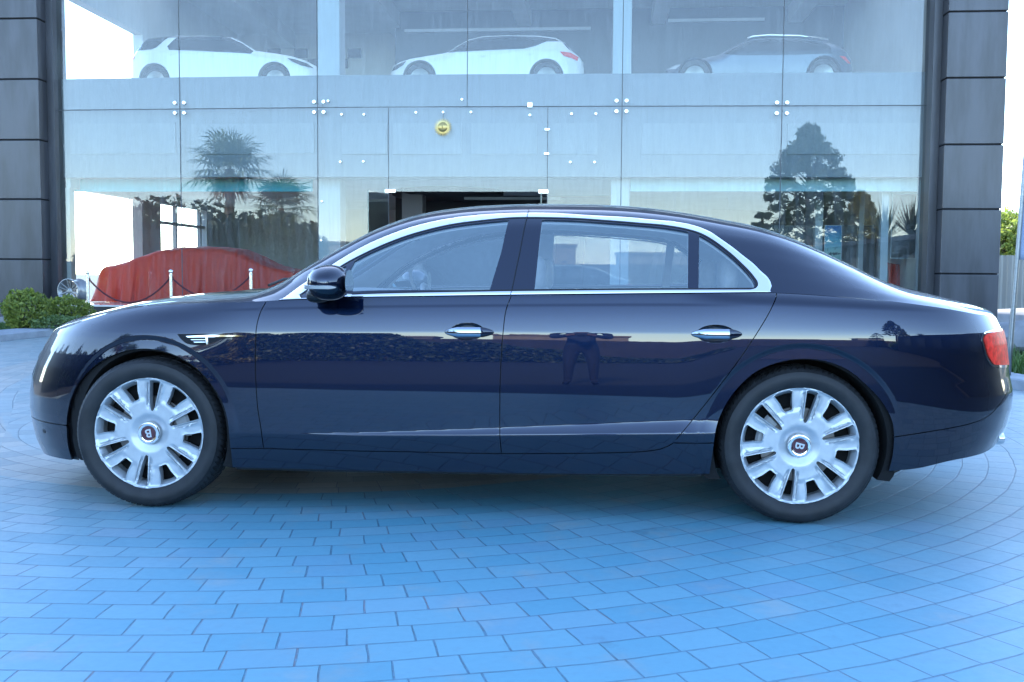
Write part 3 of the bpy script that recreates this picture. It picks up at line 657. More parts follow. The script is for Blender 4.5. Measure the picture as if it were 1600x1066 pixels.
# ------------------------------------------------------------------ wheels
def build_wheel(loc, turn, car, steer=0., badge_turn=0.):
    """hub centre of the outer face at loc; axis along y, face towards -y"""
    R = .269
    def circ(r, n, c=(0, 0)): return np.array([(c[0]+r*cos(w), c[1]+r*sin(w)) for w in np.linspace(0, 2*pi, n, endpoint=False)])
    def rot(p, w): return np.stack([p[:, 0]*cos(w)-p[:, 1]*sin(w), p[:, 0]*sin(w)+p[:, 1]*cos(w)], 1)
    holes = []; slots = []
    U = [(.112, -.007), (.135, -.0125), (.190, -.019), (.254, -.0255), (.2565, -.018), (.258, 0), (.2565, .018), (.254, .0255), (.190, .019), (.135, .0125), (.112, .007), (.107, 0)]
    W = [(.168, -.015), (.174, -.021), (.210, -.028), (.251, -.043), (.2565, -.030), (.258, 0), (.2565, .030), (.251, .043), (.210, .028), (.174, .021), (.168, .015)]
    for k in range(6):
        holes.append(rot(dens(np.array(U), .008), turn+k*pi/3)); holes.append(rot(dens(np.array(W), .008), turn+k*pi/3+pi/6))
    th = np.linspace(0, 2*pi, 150, endpoint=False); G = [(r*cos(w), r*sin(w)) for r in np.linspace(.02, R-.004, 44) for w in th[::max(1, int(3-r/.1))]]
    outer = circ(R, 180)
    rings = [tuple(p) for h in holes for d in (.0022, .0045, .0056, .0068, .0105, .0145, .0157, .0170) for p in shrink(h, -d)]; G = [g for g in G if hypot(*g) < .10 or hypot(*g) > .251 or True] + [p for p in rings if hypot(*p) < R-.006]
    V0 = list(outer)+[p for h in holes for p in h]; E = []; s = 0
    for L in [outer]+holes: E += [(s+i, s+(i+1) % len(L)) for i in range(len(L))]; s += len(L)
    Gp = np.array(G); k = np.ones(len(Gp), bool); dh = np.full(len(Gp), 9.)
    for h in holes: k &= ~inside(h, Gp); dh = np.minimum(dh, dist_poly(h, Gp))
    Gp = Gp[k & (dh > .0017)]; Gp = Gp[np.unique(np.round(Gp/.0016).astype(int), axis=0, return_index=True)[1]]
    r = delaunay_2d_cdt([Vector(p) for p in V0]+[Vector(p) for p in Gp], E, [], 0, 1e-7)
    P = np.array([tuple(v) for v in r[0]]); F = np.array([f for f in r[2] if len(f) == 3]); c = P[F].mean(1); k = np.ones(len(F), bool)
    for h in holes: k &= ~inside(h, c)
    F = F[k]
    def depth(Q):
        rr = np.hypot(Q[:, 0], Q[:, 1]); d = np.full(len(Q), 9.)
        for h in holes: d = np.minimum(d, dist_poly(h, Q))
        y = .010+.012*ss(rr, .10, .05)-.004*ss(rr, .12, .235)     # gently dished face
        dL = np.full(len(Q), 9.)
        for h in holes[::2]: dL = np.minimum(dL, dist_poly(h, Q))
        groove = ss(dL, .0045, .0065)*(1-ss(dL, .0145, .0168))*ss(rr, .115, .140)*(1-ss(rr, .238, .246))
        y = y+.0085*groove-.0035*np.exp(-(d/.004)**4)*ss(rr, .12, .16)+.004*ss(dL, .019, .024)*ss(rr, .15, .18)
        y = y-.006*ss(rr, .258, .2625)
        y = y+.002*np.exp(-((rr-.080)/.0018)**2)
        return y
    y = depth(P); X = np.stack([P[:, 0], y, P[:, 1]], 1)
    a = np.cross(X[F[:, 1]]-X[F[:, 0]], X[F[:, 2]]-X[F[:, 0]]); fl = a[:, 1] > 0; F[fl] = F[fl][:, ::-1]
    mb = MB(); mb.add(X, F)
    for h in holes:
        yy = depth(h); n = len(h); c = h.mean(0); h2 = (c+(h-c)*.95)*(1-.055*np.hypot(*c)/.215)
        V = np.concatenate([np.stack([h[:, 0], yy, h[:, 1]], 1), np.stack([h2[:, 0], yy+.040, h2[:, 1]], 1)]); mb.add(V, [(i, (i+1) % n, n+(i+1) % n, n+i) for i in range(n)])
    mb.lathe([(R, float(depth(np.array([[R, 0]]))[0])), (R+.001, .006), (R-.004, .02), (R-.02, .06), (R-.03, .20)], (0, 0, 0), 120, 'y')
    w = mb.build('wheel', M['alloy'], car, True, loc=loc, sharp=38)
    w.location = Vector(loc)-origin(car)
    for v in w.data.vertices: v.co = v.co+Vector(loc)        # keep the mesh local to the hub
    # tyre
    prof = [(.262, .012), (.268, .000), (.276, -.006), (.288, -.013), (.305, -.019), (.322, -.0185), (.334, -.012), (.339, -.010), (.340, -.0065), (.349, .002), (.356, .012), (.3605, .026), (.362, .045), (.3625, .060), (.3565, .063), (.3565, .070), (.3625, .073), (.3635, .12), (.3575, .123), (.3575, .131), (.3635, .134), (.3635, .185), (.3575, .188), (.3575, .195), (.3625, .198), (.361, .225), (.355, .245), (.34, .262), (.31, .27), (.27, .262)]
    seg = 78*6; n = len(prof); V = []; F = []
    for kk in range(seg):
        ph = 2*pi*kk/seg
        for i, (r_, h) in enumerate(prof):
            sh = 0; rr = r_
            if 8 <= i <= 13 or 23 <= i <= 26:
                if kk % 6 == 0: rr = r_-(.007 if i > 9 else .001)
                sh = -(h-.012)*.9
            elif 16 <= i <= 21 and kk % 12 == 3: rr = r_-.005
            rr *= 1-.012*max(0, -sin(ph)-.93)/.07 if False else 1
            z = rr*sin(ph+sh/.36*.5); V.append((rr*cos(ph+sh/.36*.5), h, max(z, -WR)))
    for kk in range(seg):
        k2 = (kk+1) % seg
        for i in range(n-1): F.append((kk*n+i, kk*n+i+1, k2*n+i+1, k2*n+i))
    def sub(name, V, F, mat, sharp=None, smooth=True):
        me = bpy.data.meshes.new(name); me.from_pydata([tuple(map(float, v)) for v in V], [], [tuple(int(i) for i in f) for f in F]); me.materials.append(mat)
        me.polygons.foreach_set('use_smooth', [smooth]*len(me.polygons)); o = bpy.data.objects.new(name, me); col.objects.link(o); o.parent = w
        if sharp: sharpen(me, sharp)
        return o
    sub('tyre', V, F, M['rubber'], 32)
    def sm(fill, name, mat, sharp=35):
        q = MB(); fill(q); return sub(name, np.concatenate(q.v), q.f, mat, sharp)
    sm(lambda q: q.lathe([(.0, .003), (.034, .003), (.037, -.001), (.046, -.003), (.051, -.002), (.054, .002), (.054, .012)][::-1], (0, 0, 0), 48, 'y'), 'hub_cap', M['chrome'])
    sm(lambda q: q.lathe([(.0, -.002), (.032, -.0012), (.0345, .003)][::-1], (0, 0, 0), 40, 'y'), 'cap_badge', M['badge_red'])
    sm(lambda q: (q.lathe([(.06, .058), (.172, .058), (.172, .085), (.06, .085)][::-1], (0, 0, 0), 64, 'y'), q.lathe([(.0, .04), (.075, .04), (.08, .058), (.08, .085)][::-1], (0, 0, 0), 40, 'y')), 'brake_disc', M['disc'])
    def cal(q):
        for w0 in np.linspace(-.38, .38, 10): pass
        a0, a1 = turn_cal-.42, turn_cal+.42; V = []
        for u in np.linspace(a0, a1, 14):
            for r_, h in ((.135, .030), (.135, .052), (.192, .052), (.196, .040), (.185, .028)): V.append((r_*cos(u), h, r_*sin(u)))
        q.add(V, [(i*5+j, i*5+(j+1) % 5, i*5+5+(j+1) % 5, i*5+5+j) for i in range(13) for j in range(5)]+[(0, 1, 2, 3, 4), tuple(range(65, 70))])
    turn_cal = .35 if loc[0] < 0 else pi-.35
    sm(cal, 'brake_caliper', M['caliper'])
    sm(lambda q: q.lathe([(.0, .10), (.30, .10), (.30, .12), (.0, .12)][::-1], (0, 0, 0), 40, 'y'), 'wheel_back', M['well'])
    cu = bpy.data.curves.new('letter', 'FONT'); cu.body = 'B'; cu.size = .056; cu.align_x = 'CENTER'; cu.align_y = 'CENTER'; cu.extrude = .0006; cu.offset = .0009
    to = bpy.data.objects.new('letter', cu); col.objects.link(to); dg = bpy.context.evaluated_depsgraph_get(); me = bpy.data.meshes.new_from_object(to.evaluated_get(dg)); bpy.data.objects.remove(to)
    vv = np.array([v.co for v in me.vertices]); ctr = (vv.max(0)+vv.min(0))/2; cb, sb = cos(badge_turn), sin(badge_turn)
    for v in me.vertices:
        x, z = v.co.x-ctr[0], v.co.y-ctr[1]; v.co = (x*cb-z*sb, -.0032-(v.co.z), x*sb+z*cb)
    me.materials.clear(); me.materials.append(M['white']); b = bpy.data.objects.new('badge_letter', me); col.objects.link(b); b.parent = w
    if steer: w.rotation_euler = (0, 0, steer)
    return w
M['mesh'] = None
def mesh_mat():
    m, t = new_mat('black wire mesh'); p = t.node('ShaderNodeBsdfPrincipled'); out = t.node('ShaderNodeOutputMaterial'); t.nt.links.new(p.outputs[0], out.inputs[0])
    x, y, z = t.xyz(t.coords()); a = t.m('SINE', t.m('MULTIPLY', t.m('ADD', x, z), 520)); b = t.m('SINE', t.m('MULTIPLY', t.m('SUBTRACT', x, z), 520)); w = t.m('MAXIMUM', a, b)
    f = t.smooth(w, .55, .9); t.put(p.inputs['Base Color'], t.mix(f, (.002, .002, .003), (.035, .038, .045))); p.inputs['Roughness'].default_value = .5; p.inputs['Specular IOR Level'].default_value = .1; return m
M['mesh'] = mesh_mat()
saloon = build_saloon()
for i, (x, y, st, tn, bt) in enumerate(((-HX, .045, radians(2), radians(22), radians(190)), (HX, .045, 0, radians(18), radians(-105)))):
    build_wheel((x, y, WR), tn, saloon, st, bt)
for x in (-HX, HX):
    w = build_wheel((x, 2*YC-.045, WR), .3, saloon); w.rotation_euler = (0, 0, pi)
# ------------------------------------------------------------------ ground and paving
def paving_mat():
    m, t = new_mat('painted concrete setts'); p = t.node('ShaderNodeBsdfPrincipled'); out = t.node('ShaderNodeOutputMaterial'); t.nt.links.new(p.outputs[0], out.inputs[0])
    co = t.coords('Object'); X, Y, Z = t.xyz(co)
    wob = t.noise(co, 1.1, 2); wob2 = t.noise(co, 8, 3)
    def polar(cx, cy):
        dx = t.m('SUBTRACT', X, cx); dy = t.m('SUBTRACT', Y, cy); return t.m('SQRT', t.m('ADD', t.m('MULTIPLY', dx, dx), t.m('MULTIPLY', dy, dy))), t.m('ARCTAN2', dx, t.m('MULTIPLY', dy, -1))
    r, ang = polar(-1.40, 3.30); r2, ang2 = polar(5.4, 9.4); H = .146; L = .213
    side = t.m('LESS_THAN', t.m('ADD', t.m('ADD', X, 2.9), t.m('MULTIPLY', t.m('SUBTRACT', Y, 1.0), .55)), 0.0); side = t.m('MULTIPLY', side, t.m('GREATER_THAN', Y, .9))
    def pick(a, b): return t.m('ADD', a, t.m('MULTIPLY', side, t.m('SUBTRACT', b, a)))
    rs = t.m('ADD', pick(r, t.m('ADD', r2, .05)), t.m('ADD', t.m('MULTIPLY', t.m('SUBTRACT', wob, .5), .05), t.m('MULTIPLY', t.m('SUBTRACT', wob2, .5), .008))); angs = pick(ang, ang2)
    rr = t.m('DIVIDE', rs, H); row = t.m('FLOOR', rr); fr = t.m('FRACT', rr)
    wn = t.node('ShaderNodeTexWhiteNoise', noise_dimensions='1D'); t.put(wn.inputs['W'], row)
    u = t.m('ADD', t.m('MULTIPLY', t.m('DIVIDE', angs, L), t.m('MULTIPLY', t.m('ADD', row, .5), H)), t.m('ADD', t.m('MULTIPLY', wn.outputs[0], .35), t.m('MULTIPLY', row, .5)))
    u = t.m('ADD', u, t.m('ADD', t.m('MULTIPLY', t.m('SUBTRACT', wob2, .5), .025), t.m('MULTIPLY', t.m('SUBTRACT', wob, .5), .3)))
    cu = t.m('FLOOR', u); fu = t.m('FRACT', u)
    w2 = t.node('ShaderNodeTexWhiteNoise', noise_dimensions='2D'); t.put(w2.inputs['Vector'], t.comb(row, cu)); br, bg_, bb = t.xyz(w2.outputs[1])
    d1 = t.m('MULTIPLY', t.m('MINIMUM', fr, t.m('SUBTRACT', 1, fr)), H); d2 = t.m('MULTIPLY', t.m('MINIMUM', fu, t.m('SUBTRACT', 1, fu)), L)
    # joints: of uneven width, many choked with paint
    jn_ = t.noise(co, 5, 3); jw1 = t.m('ADD', .0010, t.m('MULTIPLY', jn_, .0030)); jw2 = t.m('ADD', -.0004, t.m('MULTIPLY', jn_, .0042))
    j1 = t.m('SUBTRACT', 1, t.smooth(d1, jw1, t.m('ADD', jw1, .0022))); j2 = t.m('SUBTRACT', 1, t.smooth(d2, jw2, t.m('ADD', jw2, .0022))); joint = t.m('MAXIMUM', j1, j2)
    dn = t.noise(co, 3.1, 6, .65); dn2 = t.noise(t.scale(co, (1, 1, 1)), 24, 5, .7); dn3 = t.noise(co, .55, 3)
    grey = t.mix(br, (.30, .295, .275), (.45, .425, .385)); grey = t.mix(t.m('MULTIPLY', dn2, .4), grey, (.12, .125, .13))
    blue = t.mix(br, (.085, .270, .365), (.140, .322, .408)); blue = t.mix(t.m('MULTIPLY', t.smooth(dn, .42, .75), .45), blue, (.13, .27, .34))
    blue = t.mix(t.m('MULTIPLY', t.smooth(dn2, .52, .8), .30), blue, (.17, .23, .28))
    # where the paint lies: everywhere but a worn grey ring round the middle and along the parked car
    edge = t.m('ADD', t.m('MULTIPLY', t.m('SUBTRACT', dn3, .5), .9), t.m('MULTIPLY', t.m('SUBTRACT', dn, .5), .5))
    disc = t.m('SUBTRACT', 1, t.smooth(t.m('ADD', r, t.m('MULTIPLY', t.m('SUBTRACT', dn, .5), .05)), 2.885, 2.915))
    disc = t.m('MULTIPLY', disc, t.m('SUBTRACT', 1, t.smooth(Y, 1.2, 2.4)))
    e2 = t.m('ADD', r2, t.m('MULTIPLY', edge, .25)); band = t.m('MULTIPLY', t.m('MULTIPLY', t.smooth(e2, 11.42, 11.5), t.m('SUBTRACT', 1, t.smooth(e2, 12.0, 12.2))), t.smooth(Y, .6, .9))
    left = t.m('MULTIPLY', t.smooth(t.m('ADD', X, edge), -.6, -3.4), .72); right = t.m('MULTIPLY', t.smooth(t.m('ADD', X, edge), 1.2, 3.4), .62); far = t.m('MULTIPLY', t.smooth(Y, 3.0, 8.0), .45)
    pat = t.m('MULTIPLY', t.smooth(dn, .52, .76), .42)
    worn = t.m('MAXIMUM', t.m('MAXIMUM', t.m('MAXIMUM', disc, band), t.m('MAXIMUM', left, right)), t.m('MAXIMUM', far, pat))
    worn = t.m('MULTIPLY', worn, t.m('ADD', .80, t.m('MULTIPLY', bg_, .20)))
    blue = t.mix(t.m('MULTIPLY', t.smooth(bb, .72, 1.0), .30), blue, (.20, .32, .40)); blue = t.mix(t.m('MULTIPLY', t.smooth(br, .80, 1.0), .35), blue, (.07, .20, .33))
    c = t.mix(worn, blue, grey)
    jd = t.mix(t.smooth(bb, .86, .88), (.022, .035, .07), (.20, .055, .035)); jd = t.mix(t.m('MULTIPLY', t.smooth(dn2, .42, .6), .8), jd, (.07, .17, .29))
    jr = t.mix(t.smooth(dn2, .40, .60), (.022, .05, .10), (.07, .16, .26)); c = t.mix(t.m('MULTIPLY', j1, .46), c, t.mix(worn, jr, (.05, .055, .065))); c = t.mix(t.m('MULTIPLY', j2, .56), c, jd)
    st = t.smooth(t.noise(co, 1.7, 6, .7), .62, .74); c = t.mix(t.m('MULTIPLY', st, .34), c, (.06, .075, .095)); t.put(p.inputs['Base Color'], c)
    t.put(p.inputs['Roughness'], t.m('ADD', .38, t.m('ADD', t.m('MULTIPLY', dn2, .25), t.m('MULTIPLY', worn, .02)))); p.inputs['Specular IOR Level'].default_value = .55
    tilt = t.m('ADD', t.m('MULTIPLY', t.m('SUBTRACT', fr, .5), t.m('SUBTRACT', br, .5)), t.m('MULTIPLY', t.m('SUBTRACT', fu, .5), t.m('SUBTRACT', bg_, .5)))
    h = t.m('ADD', t.m('MULTIPLY', t.m('SUBTRACT', 1, joint), 1.), t.m('ADD', t.m('MULTIPLY', tilt, .9), t.m('ADD', t.m('MULTIPLY', dn2, .18), t.m('MULTIPLY', bb, .35))))
    t.put(p.inputs['Normal'], t.bump(h, .8, .007)); return m
def sheet(name, pts, z, mat, hole=None):
    o = make(name, [(x, y, z) for x, y in pts], [tuple(range(len(pts)))], mat, smooth=False); tag(o, kind='structure'); return o
M['asphalt'] = pbr('asphalt', (.022, .023, .027), .85, 0, .3, 3, .4, 180)
M['soil'] = pbr('dry ground', (.13, .12, .105), .95, 0, .35, .8, .4, 30)
M['kerb'] = pbr('painted concrete kerb', (.42, .46, .52), .7, 0, .12, 5, .15, 90)
M['concrete'] = pbr('concrete', (.34, .35, .36), .85, 0, .15, 3, .2, 60)
sheet('ground', [(-600, -600), (600, -600), (600, 600), (-600, 600)], -.012, M['soil'])
sheet('road', [(-120, -31.0), (120, -31.0), (120, 8.0), (-120, 8.0)], -.006, M['asphalt'])
pv = [(-3+9.2*cos(w), 4.37+9.2*sin(w)) for w in np.linspace(pi+.05, 2*pi-.05, 90)]
sheet('paving', pv+[(6.6, 9.), (7.2, 15.3), (-9.2, 15.3), (-9.2, 9)], 0., paving_mat())
kb = MB()
def strip(mb, line, w, z0, z1, side=1):
    line = np.asarray(line, float); t = np.gradient(line, axis=0); n = np.stack([-t[:, 1], t[:, 0]], 1); n /= np.linalg.norm(n, axis=1)[:, None]; o = line+n*w*side; V = []
    for a, b in zip(line, o): V += [(*a, z0), (*a, z1-.015), (*(a+(b-a)*.06), z1), (*b, z1), (*b, z0)]
    mb.add(V, [(i*5+j, i*5+j+1, i*5+6+j, i*5+5+j) for i in range(len(line)-1) for j in range(4)]+[(0, 1, 2, 3, 4), tuple(range(5*len(line)-5, 5*len(line)))])
strip(kb, [(-9.05, y) for y in np.linspace(7.5, 15.2, 20)], .75, -.01, .12, 1)
k = kb.build('kerb', M['kerb'], smooth=False, sharp=30); tag(k, 'pale painted concrete kerb along the hedge at the left edge of the paving', 'kerb')
isl = np.array([8.55, 6.9]); kr = MB(); strip(kr, [(isl[0]-3.75*cos(w), isl[1]-3.75*sin(w)) for w in np.linspace(1.5, -1.1, 50)], .34, -.01, .11, -1)
k = kr.build('kerb', M['kerb'], smooth=False, sharp=30); tag(k, 'curved pale kerb behind the tail of the saloon', 'kerb')
lawn_soil = MB(); lawn_soil.add([(isl[0]+3.45*cos(w), isl[1]+3.45*sin(w), .06) for w in np.linspace(0, 2*pi, 60, endpoint=False)], [tuple(range(60))]); tag(lawn_soil.build('flower_bed', M['soil']), kind='structure')
# ------------------------------------------------------------------ the showroom
YG = 16.2
def yg(x): return YG+.026*max(0, x+4)+.02*max(0, -4-x)
def gpt(px, py):                                      # pixel on the (slightly bowed) glass front
    p = at(px, py, YG)
    for _ in range(6): p = at(px, py, yg(p[0]))
    return p
M['clad'] = pbr('dark aluminium cladding', (.080, .085, .102), .36, .3, .26, 1.6, .03, 2.2, (2.2, 2.2, .4))
M['clad_core'] = pbr('dark joint core', (.01, .01, .012), .9)  # near-black core behind the gaps between cladding panels
M['facade_glass'] = glass('facade glass', (.86, .93, .95), .040, (1., .93, .91), .0008, .9, .05)
M['spandrel'] = pbr('back painted spandrel', (.36, .37, .41), .55, 0, .06, 1.5, 0, 10, (5, 1, .5))
M['plinth'] = pbr('dark granite plinth', (.035, .037, .045), .35, 0, .25, 12)
M['floor_tile'] = pbr('pale floor tile', (.85, .83, .80), .12, 0, .05, 2)
M['plaster'] = pbr('white plaster', (.88, .88, .86), .85, 0, .05, 1.5)
M['grey_wall'] = pbr('grey wall', (.30, .30, .31), .8, 0, .08, 1.5)
M['ceiling'] = pbr('ceiling board', (.85, .85, .85), .85, 0, .05, 2)
M['dark_in'] = pbr('dark interior', (.035, .035, .042), .7, 0, .2, 2)
M['steel'] = pbr('stainless steel', (.66, .68, .70), .22, 1., .1, 40)
M['white_col'] = pbr('white painted column', (.74, .77, .80), .5, 0, .04, 2)
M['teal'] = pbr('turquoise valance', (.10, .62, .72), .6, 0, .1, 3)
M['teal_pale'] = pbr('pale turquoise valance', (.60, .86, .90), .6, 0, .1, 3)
M['glass_edge'] = pbr('green glass edge', (.10, .20, .19), .2, 0, Coat_Weight=.5)
def build_showroom():
    b = empty('showroom', (-1.7, YG, 0), 'two storey glass fronted car showroom between dark clad pillars', 'building')
    zf, zs, zc, zu = .46, 4.56, 3.16, 5.245             # floor, pane joint, suspended ceiling, top of upper floor edge
    xs = [gpt(px, 168)[0] for px in (88, 281, 496, 730, 972, 1222, 1456)]
    # pillars of cladding panels
    YP = 15.85
    for pxl, pxr, pyj in ((-32, 61.5, (498, 405.5, 311.5, 218.5, 123.5, 28.5)), (1476, 1569, (529, 428, 327, 226, 122, 18.5))):
        x0, x1 = at(pxl, 220, YP)[0], at(pxr, 220, YP)[0]; joints = [at((pxr if pxl < 0 else pxl), y, YP)[2] for y in pyj]; st_ = joints[-1]-joints[-2]; joints = [max(.0, joints[0])]+joints[1:]+[joints[-1]+st_, joints[-1]+2*st_]
        m = MB(); yb = yg((x0+x1)/2)+.1
        for a, c in zip(joints[:-1], joints[1:]): m.box((x0, YP, a+.012), (x1, yb, c-.012))
        m.box((x0-.05, YP, joints[-1]+.012), (x1, yb, 15.))
        o = m.build('pillar', M['clad'], b); bevelled(o, .012, 2)
        c = MB(); c.box((x0+.03, YP+.03, -.01), (x1-.03, yb-.03, 15.)); c.build('pillar_core', M['clad_core'], o)
    xl = at(61.5, 220, YP)[0]; xr = at(1476, 220, YP)[0]
    for p0, p1 in ((xl+.003, xl+.16), (xr-.16, xr-.003)):
        m = MB(); m.box((p0, YG-.02, 0), (p1, YG+.5, 8.6)); m.build('jamb', M['clad'], b)
    pe_ = MB(); pe_.box((-12.2, 15.28, -.01), (-10.5, 16.0, .20)); pe_.build('pillar_base', M['concrete'], b)
    # glass panes
    def pane(x0, z0, x1, z1, name='glass_pane'):
        y0, y1 = yg(x0), yg(x1); g = .006
        return MB().prism([(x0+g, y0, z0+g), (x1-g, y1, z0+g), (x1-g, y1, z1-g), (x0+g, y0, z1-g)], (0, .012, 0)).build(name, M['facade_glass'], b)
    for i in range(6): pane(xs[i], zs, xs[i+1], 8.6)
    dl, dr = gpt(607, 300)[0], gpt(855, 300)[0]
    for a, c in ((xs[0], xs[1]), (xs[1], xs[2]), (xs[2], dl), (dr, xs[4]), (xs[4], xs[5]), (xs[5], xs[6])): pane(a, zf, c, zs)
    dt = gpt(730, 300)[2]; pane(dl, dt, dr, zs)
    # joints of dark silicone
    jn = MB()
    for x in xs[1:-1]: 
        jn.box((x-.008, yg(x)-.003, 5.0 if x == xs[3] else zf), (x+.008, yg(x)+.006, 8.6))
    for x in (dl, dr): jn.box((x-.006, yg(x)-.003, zf), (x+.006, yg(x)+.006, zs))
    jn.box((xs[3]-.006, yg(xs[3])-.003, zs), (xs[3]+.006, yg(xs[3])+.006, 5.0))
    for a, c in zip(xs[:-1], xs[1:]): jn.prism([(a, yg(a)-.003, zs-.010), (c, yg(c)-.003, zs-.010), (c, yg(c)-.003, zs+.010), (a, yg(a)-.003, zs+.010)], (0, .008, 0))
    jn.build('silicone_joint', pbr('grey silicone', (.10, .115, .13), .6), b)
    # point fittings
    def bolts(px, py, spots, r=.042):
        p = gpt(px, py)
        for dx, dz in spots:
            m = MB(); c = (p[0]+dx, yg(p[0]+dx), p[2]+dz); m.lathe([(.001, -.035), (r*.8, -.034), (r, -.022), (r, 0)][::-1], c, 16, 'y'); m.tube([(c[0], c[1]+.01, c[2]), (c[0]*.4+.6*p[0], c[1]+.12, c[2]*.4+.6*p[2])], .014, 6)
            m.build('glass_fitting', M['steel'], b, True, sharp=40)
    four = [(-.10, .10), (.10, .10), (-.10, -.11), (.10, -.11)]
    for px, py in ((281, 168.5), (498.5, 167), (971, 165.5), (1221.5, 168.5)): bolts(px, py, four)
    for px, py in ((78.5, 172), (1464, 171.5)): bolts(px, py, [(0, .10), (0, -.11)])
    for px, py in ((513, 158), (534, 179), (569, 179), (650, 176), (692.5, 175.5), (736, 175.5), (722, 155.5), (532, 253), (568, 252.5), (893, 178), (931, 178), (891, 253.5), (929, 253.5), (503, 315), (502, 376), (828, 180)): bolts(px, py, [(0, 0)], .028)
    # door clamps and hinges
    for px, py, w, h in ((610, 298.5, .22, .075), (849, 299.5, .20, .085), (828, 164.5, .10, .10), (855, 202.5, .10, .05), (854, 240.5, .10, .05)):
        p = gpt(px, py); m = MB(); m.box((p[0]-w/2, p[1]-.03, p[2]-h/2), (p[0]+w/2, p[1]+.03, p[2]+h/2)); bevelled(m.build('door_clamp', M['steel'], b), .006)
    # open glass door leaves
    for px in (591, 846):
        p = gpt(606 if px < 700 else 848, 300); q = at(575, 300, p[1]-1.0) if px < 700 else at(845.5, 300, p[1]-1.05); n = np.array([.012, .0, 0])
        lf = MB().prism([(p[0], p[1]-.03, zf+.02), (q[0], q[1], zf+.02), (q[0], q[1], dt-.05), (p[0], p[1]-.03, dt-.05)], (.012, .004, 0)).build('door_leaf', M['facade_glass'], b)
        MB().tube([(q[0], q[1], zf+.02), (q[0], q[1], dt-.05)], .009, 6).build('leaf_edge', M['glass_edge'], lf)
    # plinth, floors, spandrel, ceilings
    m = MB(); m.box((-10.68, 15.75, -.01), (7.12, 27, zf-.035)); m.build('plinth', M['plinth'], b)
    m = MB(); m.box((-10.7, 15.72, zf-.032), (7.12, 27, zf)); m.build('ground_floor', M['floor_tile'], b)
    st = MB(); st.box((dl-.3, 15.2, .203), (dr+.3, 15.70, .33)); st.build('entrance_step', M['concrete'], b)
    ya = lambda x: yg(x)+.16
    sp = MB()
    for a, c in zip(xs[:-1], xs[1:]):
        sp.prism([(a, ya(a), zc), (c, ya(c), zc), (c, ya(c), zu), (a, ya(a), zu)], (0, .25, 0))
    sp.build('spandrel_panel', M['spandrel'], b)
    bd = MB()                                            # shallow trays fixed to the spandrel
    for (px0, px1) in ((532, 602), (612, 720), (735, 838), (862, 934), (1004, 1215), (1232, 1440), (105, 270), (295, 488)):
        p, q = gpt(px0, 240), gpt(px1, 191); bd.prism([(p[0], ya(p[0])-.03, p[2]), (q[0], ya(q[0])-.03, p[2]), (q[0], ya(q[0])-.03, q[2]), (p[0], ya(p[0])-.03, q[2])], (0, .027, 0))
    bd.build('spandrel_tray', pbr('spandrel tray', (.40, .41, .45), .5, 0, .05, 2, 0, 10, (5, 1, .5)), b)
    m = MB(); m.box((-10.66, 17.2, zc), (7.1, 27, zc+.06)); m.build('suspended_ceiling', M['ceiling'], b)
    m = MB(); m.box((-10.66, 17.2, 4.95), (7.1, 27, 5.35)); m.build('upper_floor', M['floor_tile'], b)
    m = MB(); m.box((-10.70, 21.5, 8.6), (7.33, 27, 8.8)); m.build('upper_ceiling', M['ceiling'], b)
    cb = MB()
    for x in np.linspace(-9, 6, 5): cb.box((x-.2, 16.6, 8.15), (x+.2, 26.9, 8.597))
    cb.build('ceiling_beam', M['ceiling'], b)
    # walls: solid back and right, glazed left end
    m = MB(); m.box((-10.9, 27.0, 0), (7.6, 27.3, 8.9)); m.build('back_wall', M['plaster'], b)
    m = MB(); m.box((7.33, 17.0, 0), (7.6, 26.99, 8.8)); m.build('end_wall', M['plaster'], b)
    m = MB(); x0, x1 = -10.95, -10.70
    m.box((x0, 20.05, 0), (x1, 21.15, 2.95)); m.box((x0, 24.3, 0), (x1, 26.98, 2.95)); m.box((x0, 16.6, 2.953), (x1, 26.98, 5.15)); m.box((x0, 20.25, 5.153), (x1, 26.98, 7.05)); m.box((x0, 16.6, 7.053), (x1, 26.98, 8.8)); m.box((x0, 16.55, 0), (x1, 16.75, 2.95))
    m.build('glazed_end_wall', M['plaster'], b)
    fr = MB(); 
    for y in (22.3, 24.0): fr.box((-10.86, y-.05, .46), (-10.76, y+.05, 2.95))
    fr.box((-10.86, 16.76, 2.25), (-10.78, 20.04, 2.29)) if False else None
    fr.box((-10.86, 21.16, 2.42), (-10.76, 24.29, 2.50)); fr.build('end_wall_frame', M['white_col'], b)
    m = MB(); m.box((-10.95, 15.9, 8.602), (7.55, 16.6, 15.0)); m.build('shade_wall', M['clad'], b)  # thin unseen wall over the glass, height set so its shadow covers the plaza
    sm, st_ = new_mat('added translucent sheet'); tl = st_.node('ShaderNodeBsdfTranslucent'); tl.inputs[0].default_value = (.42, .43, .44, 1); so = st_.node('ShaderNodeOutputMaterial'); st_.nt.links.new(tl.outputs[0], so.inputs[0])
    m = MB(); m.box((-10.70, 16.602, 8.65), (7.33, 21.5, 8.68)); m.build('added_light_sheet', sm, b)  # translucent sheet added out of view to brighten the cars upstairs
    # columns behind the glass
    for px0, px1, d in ((497, 531, .5), (956, 985, .42)):
        p, q = at(px0, 200, 16.95), at(px1, 200, 16.95); m = MB(); m.box((p[0], 16.95, zf), (q[0], 16.95+d, zc)); m.box((p[0], 16.95, zu-.1), (q[0], 16.95+d, 8.6)); bevelled(m.build('column', M['white_col'], b), .01)
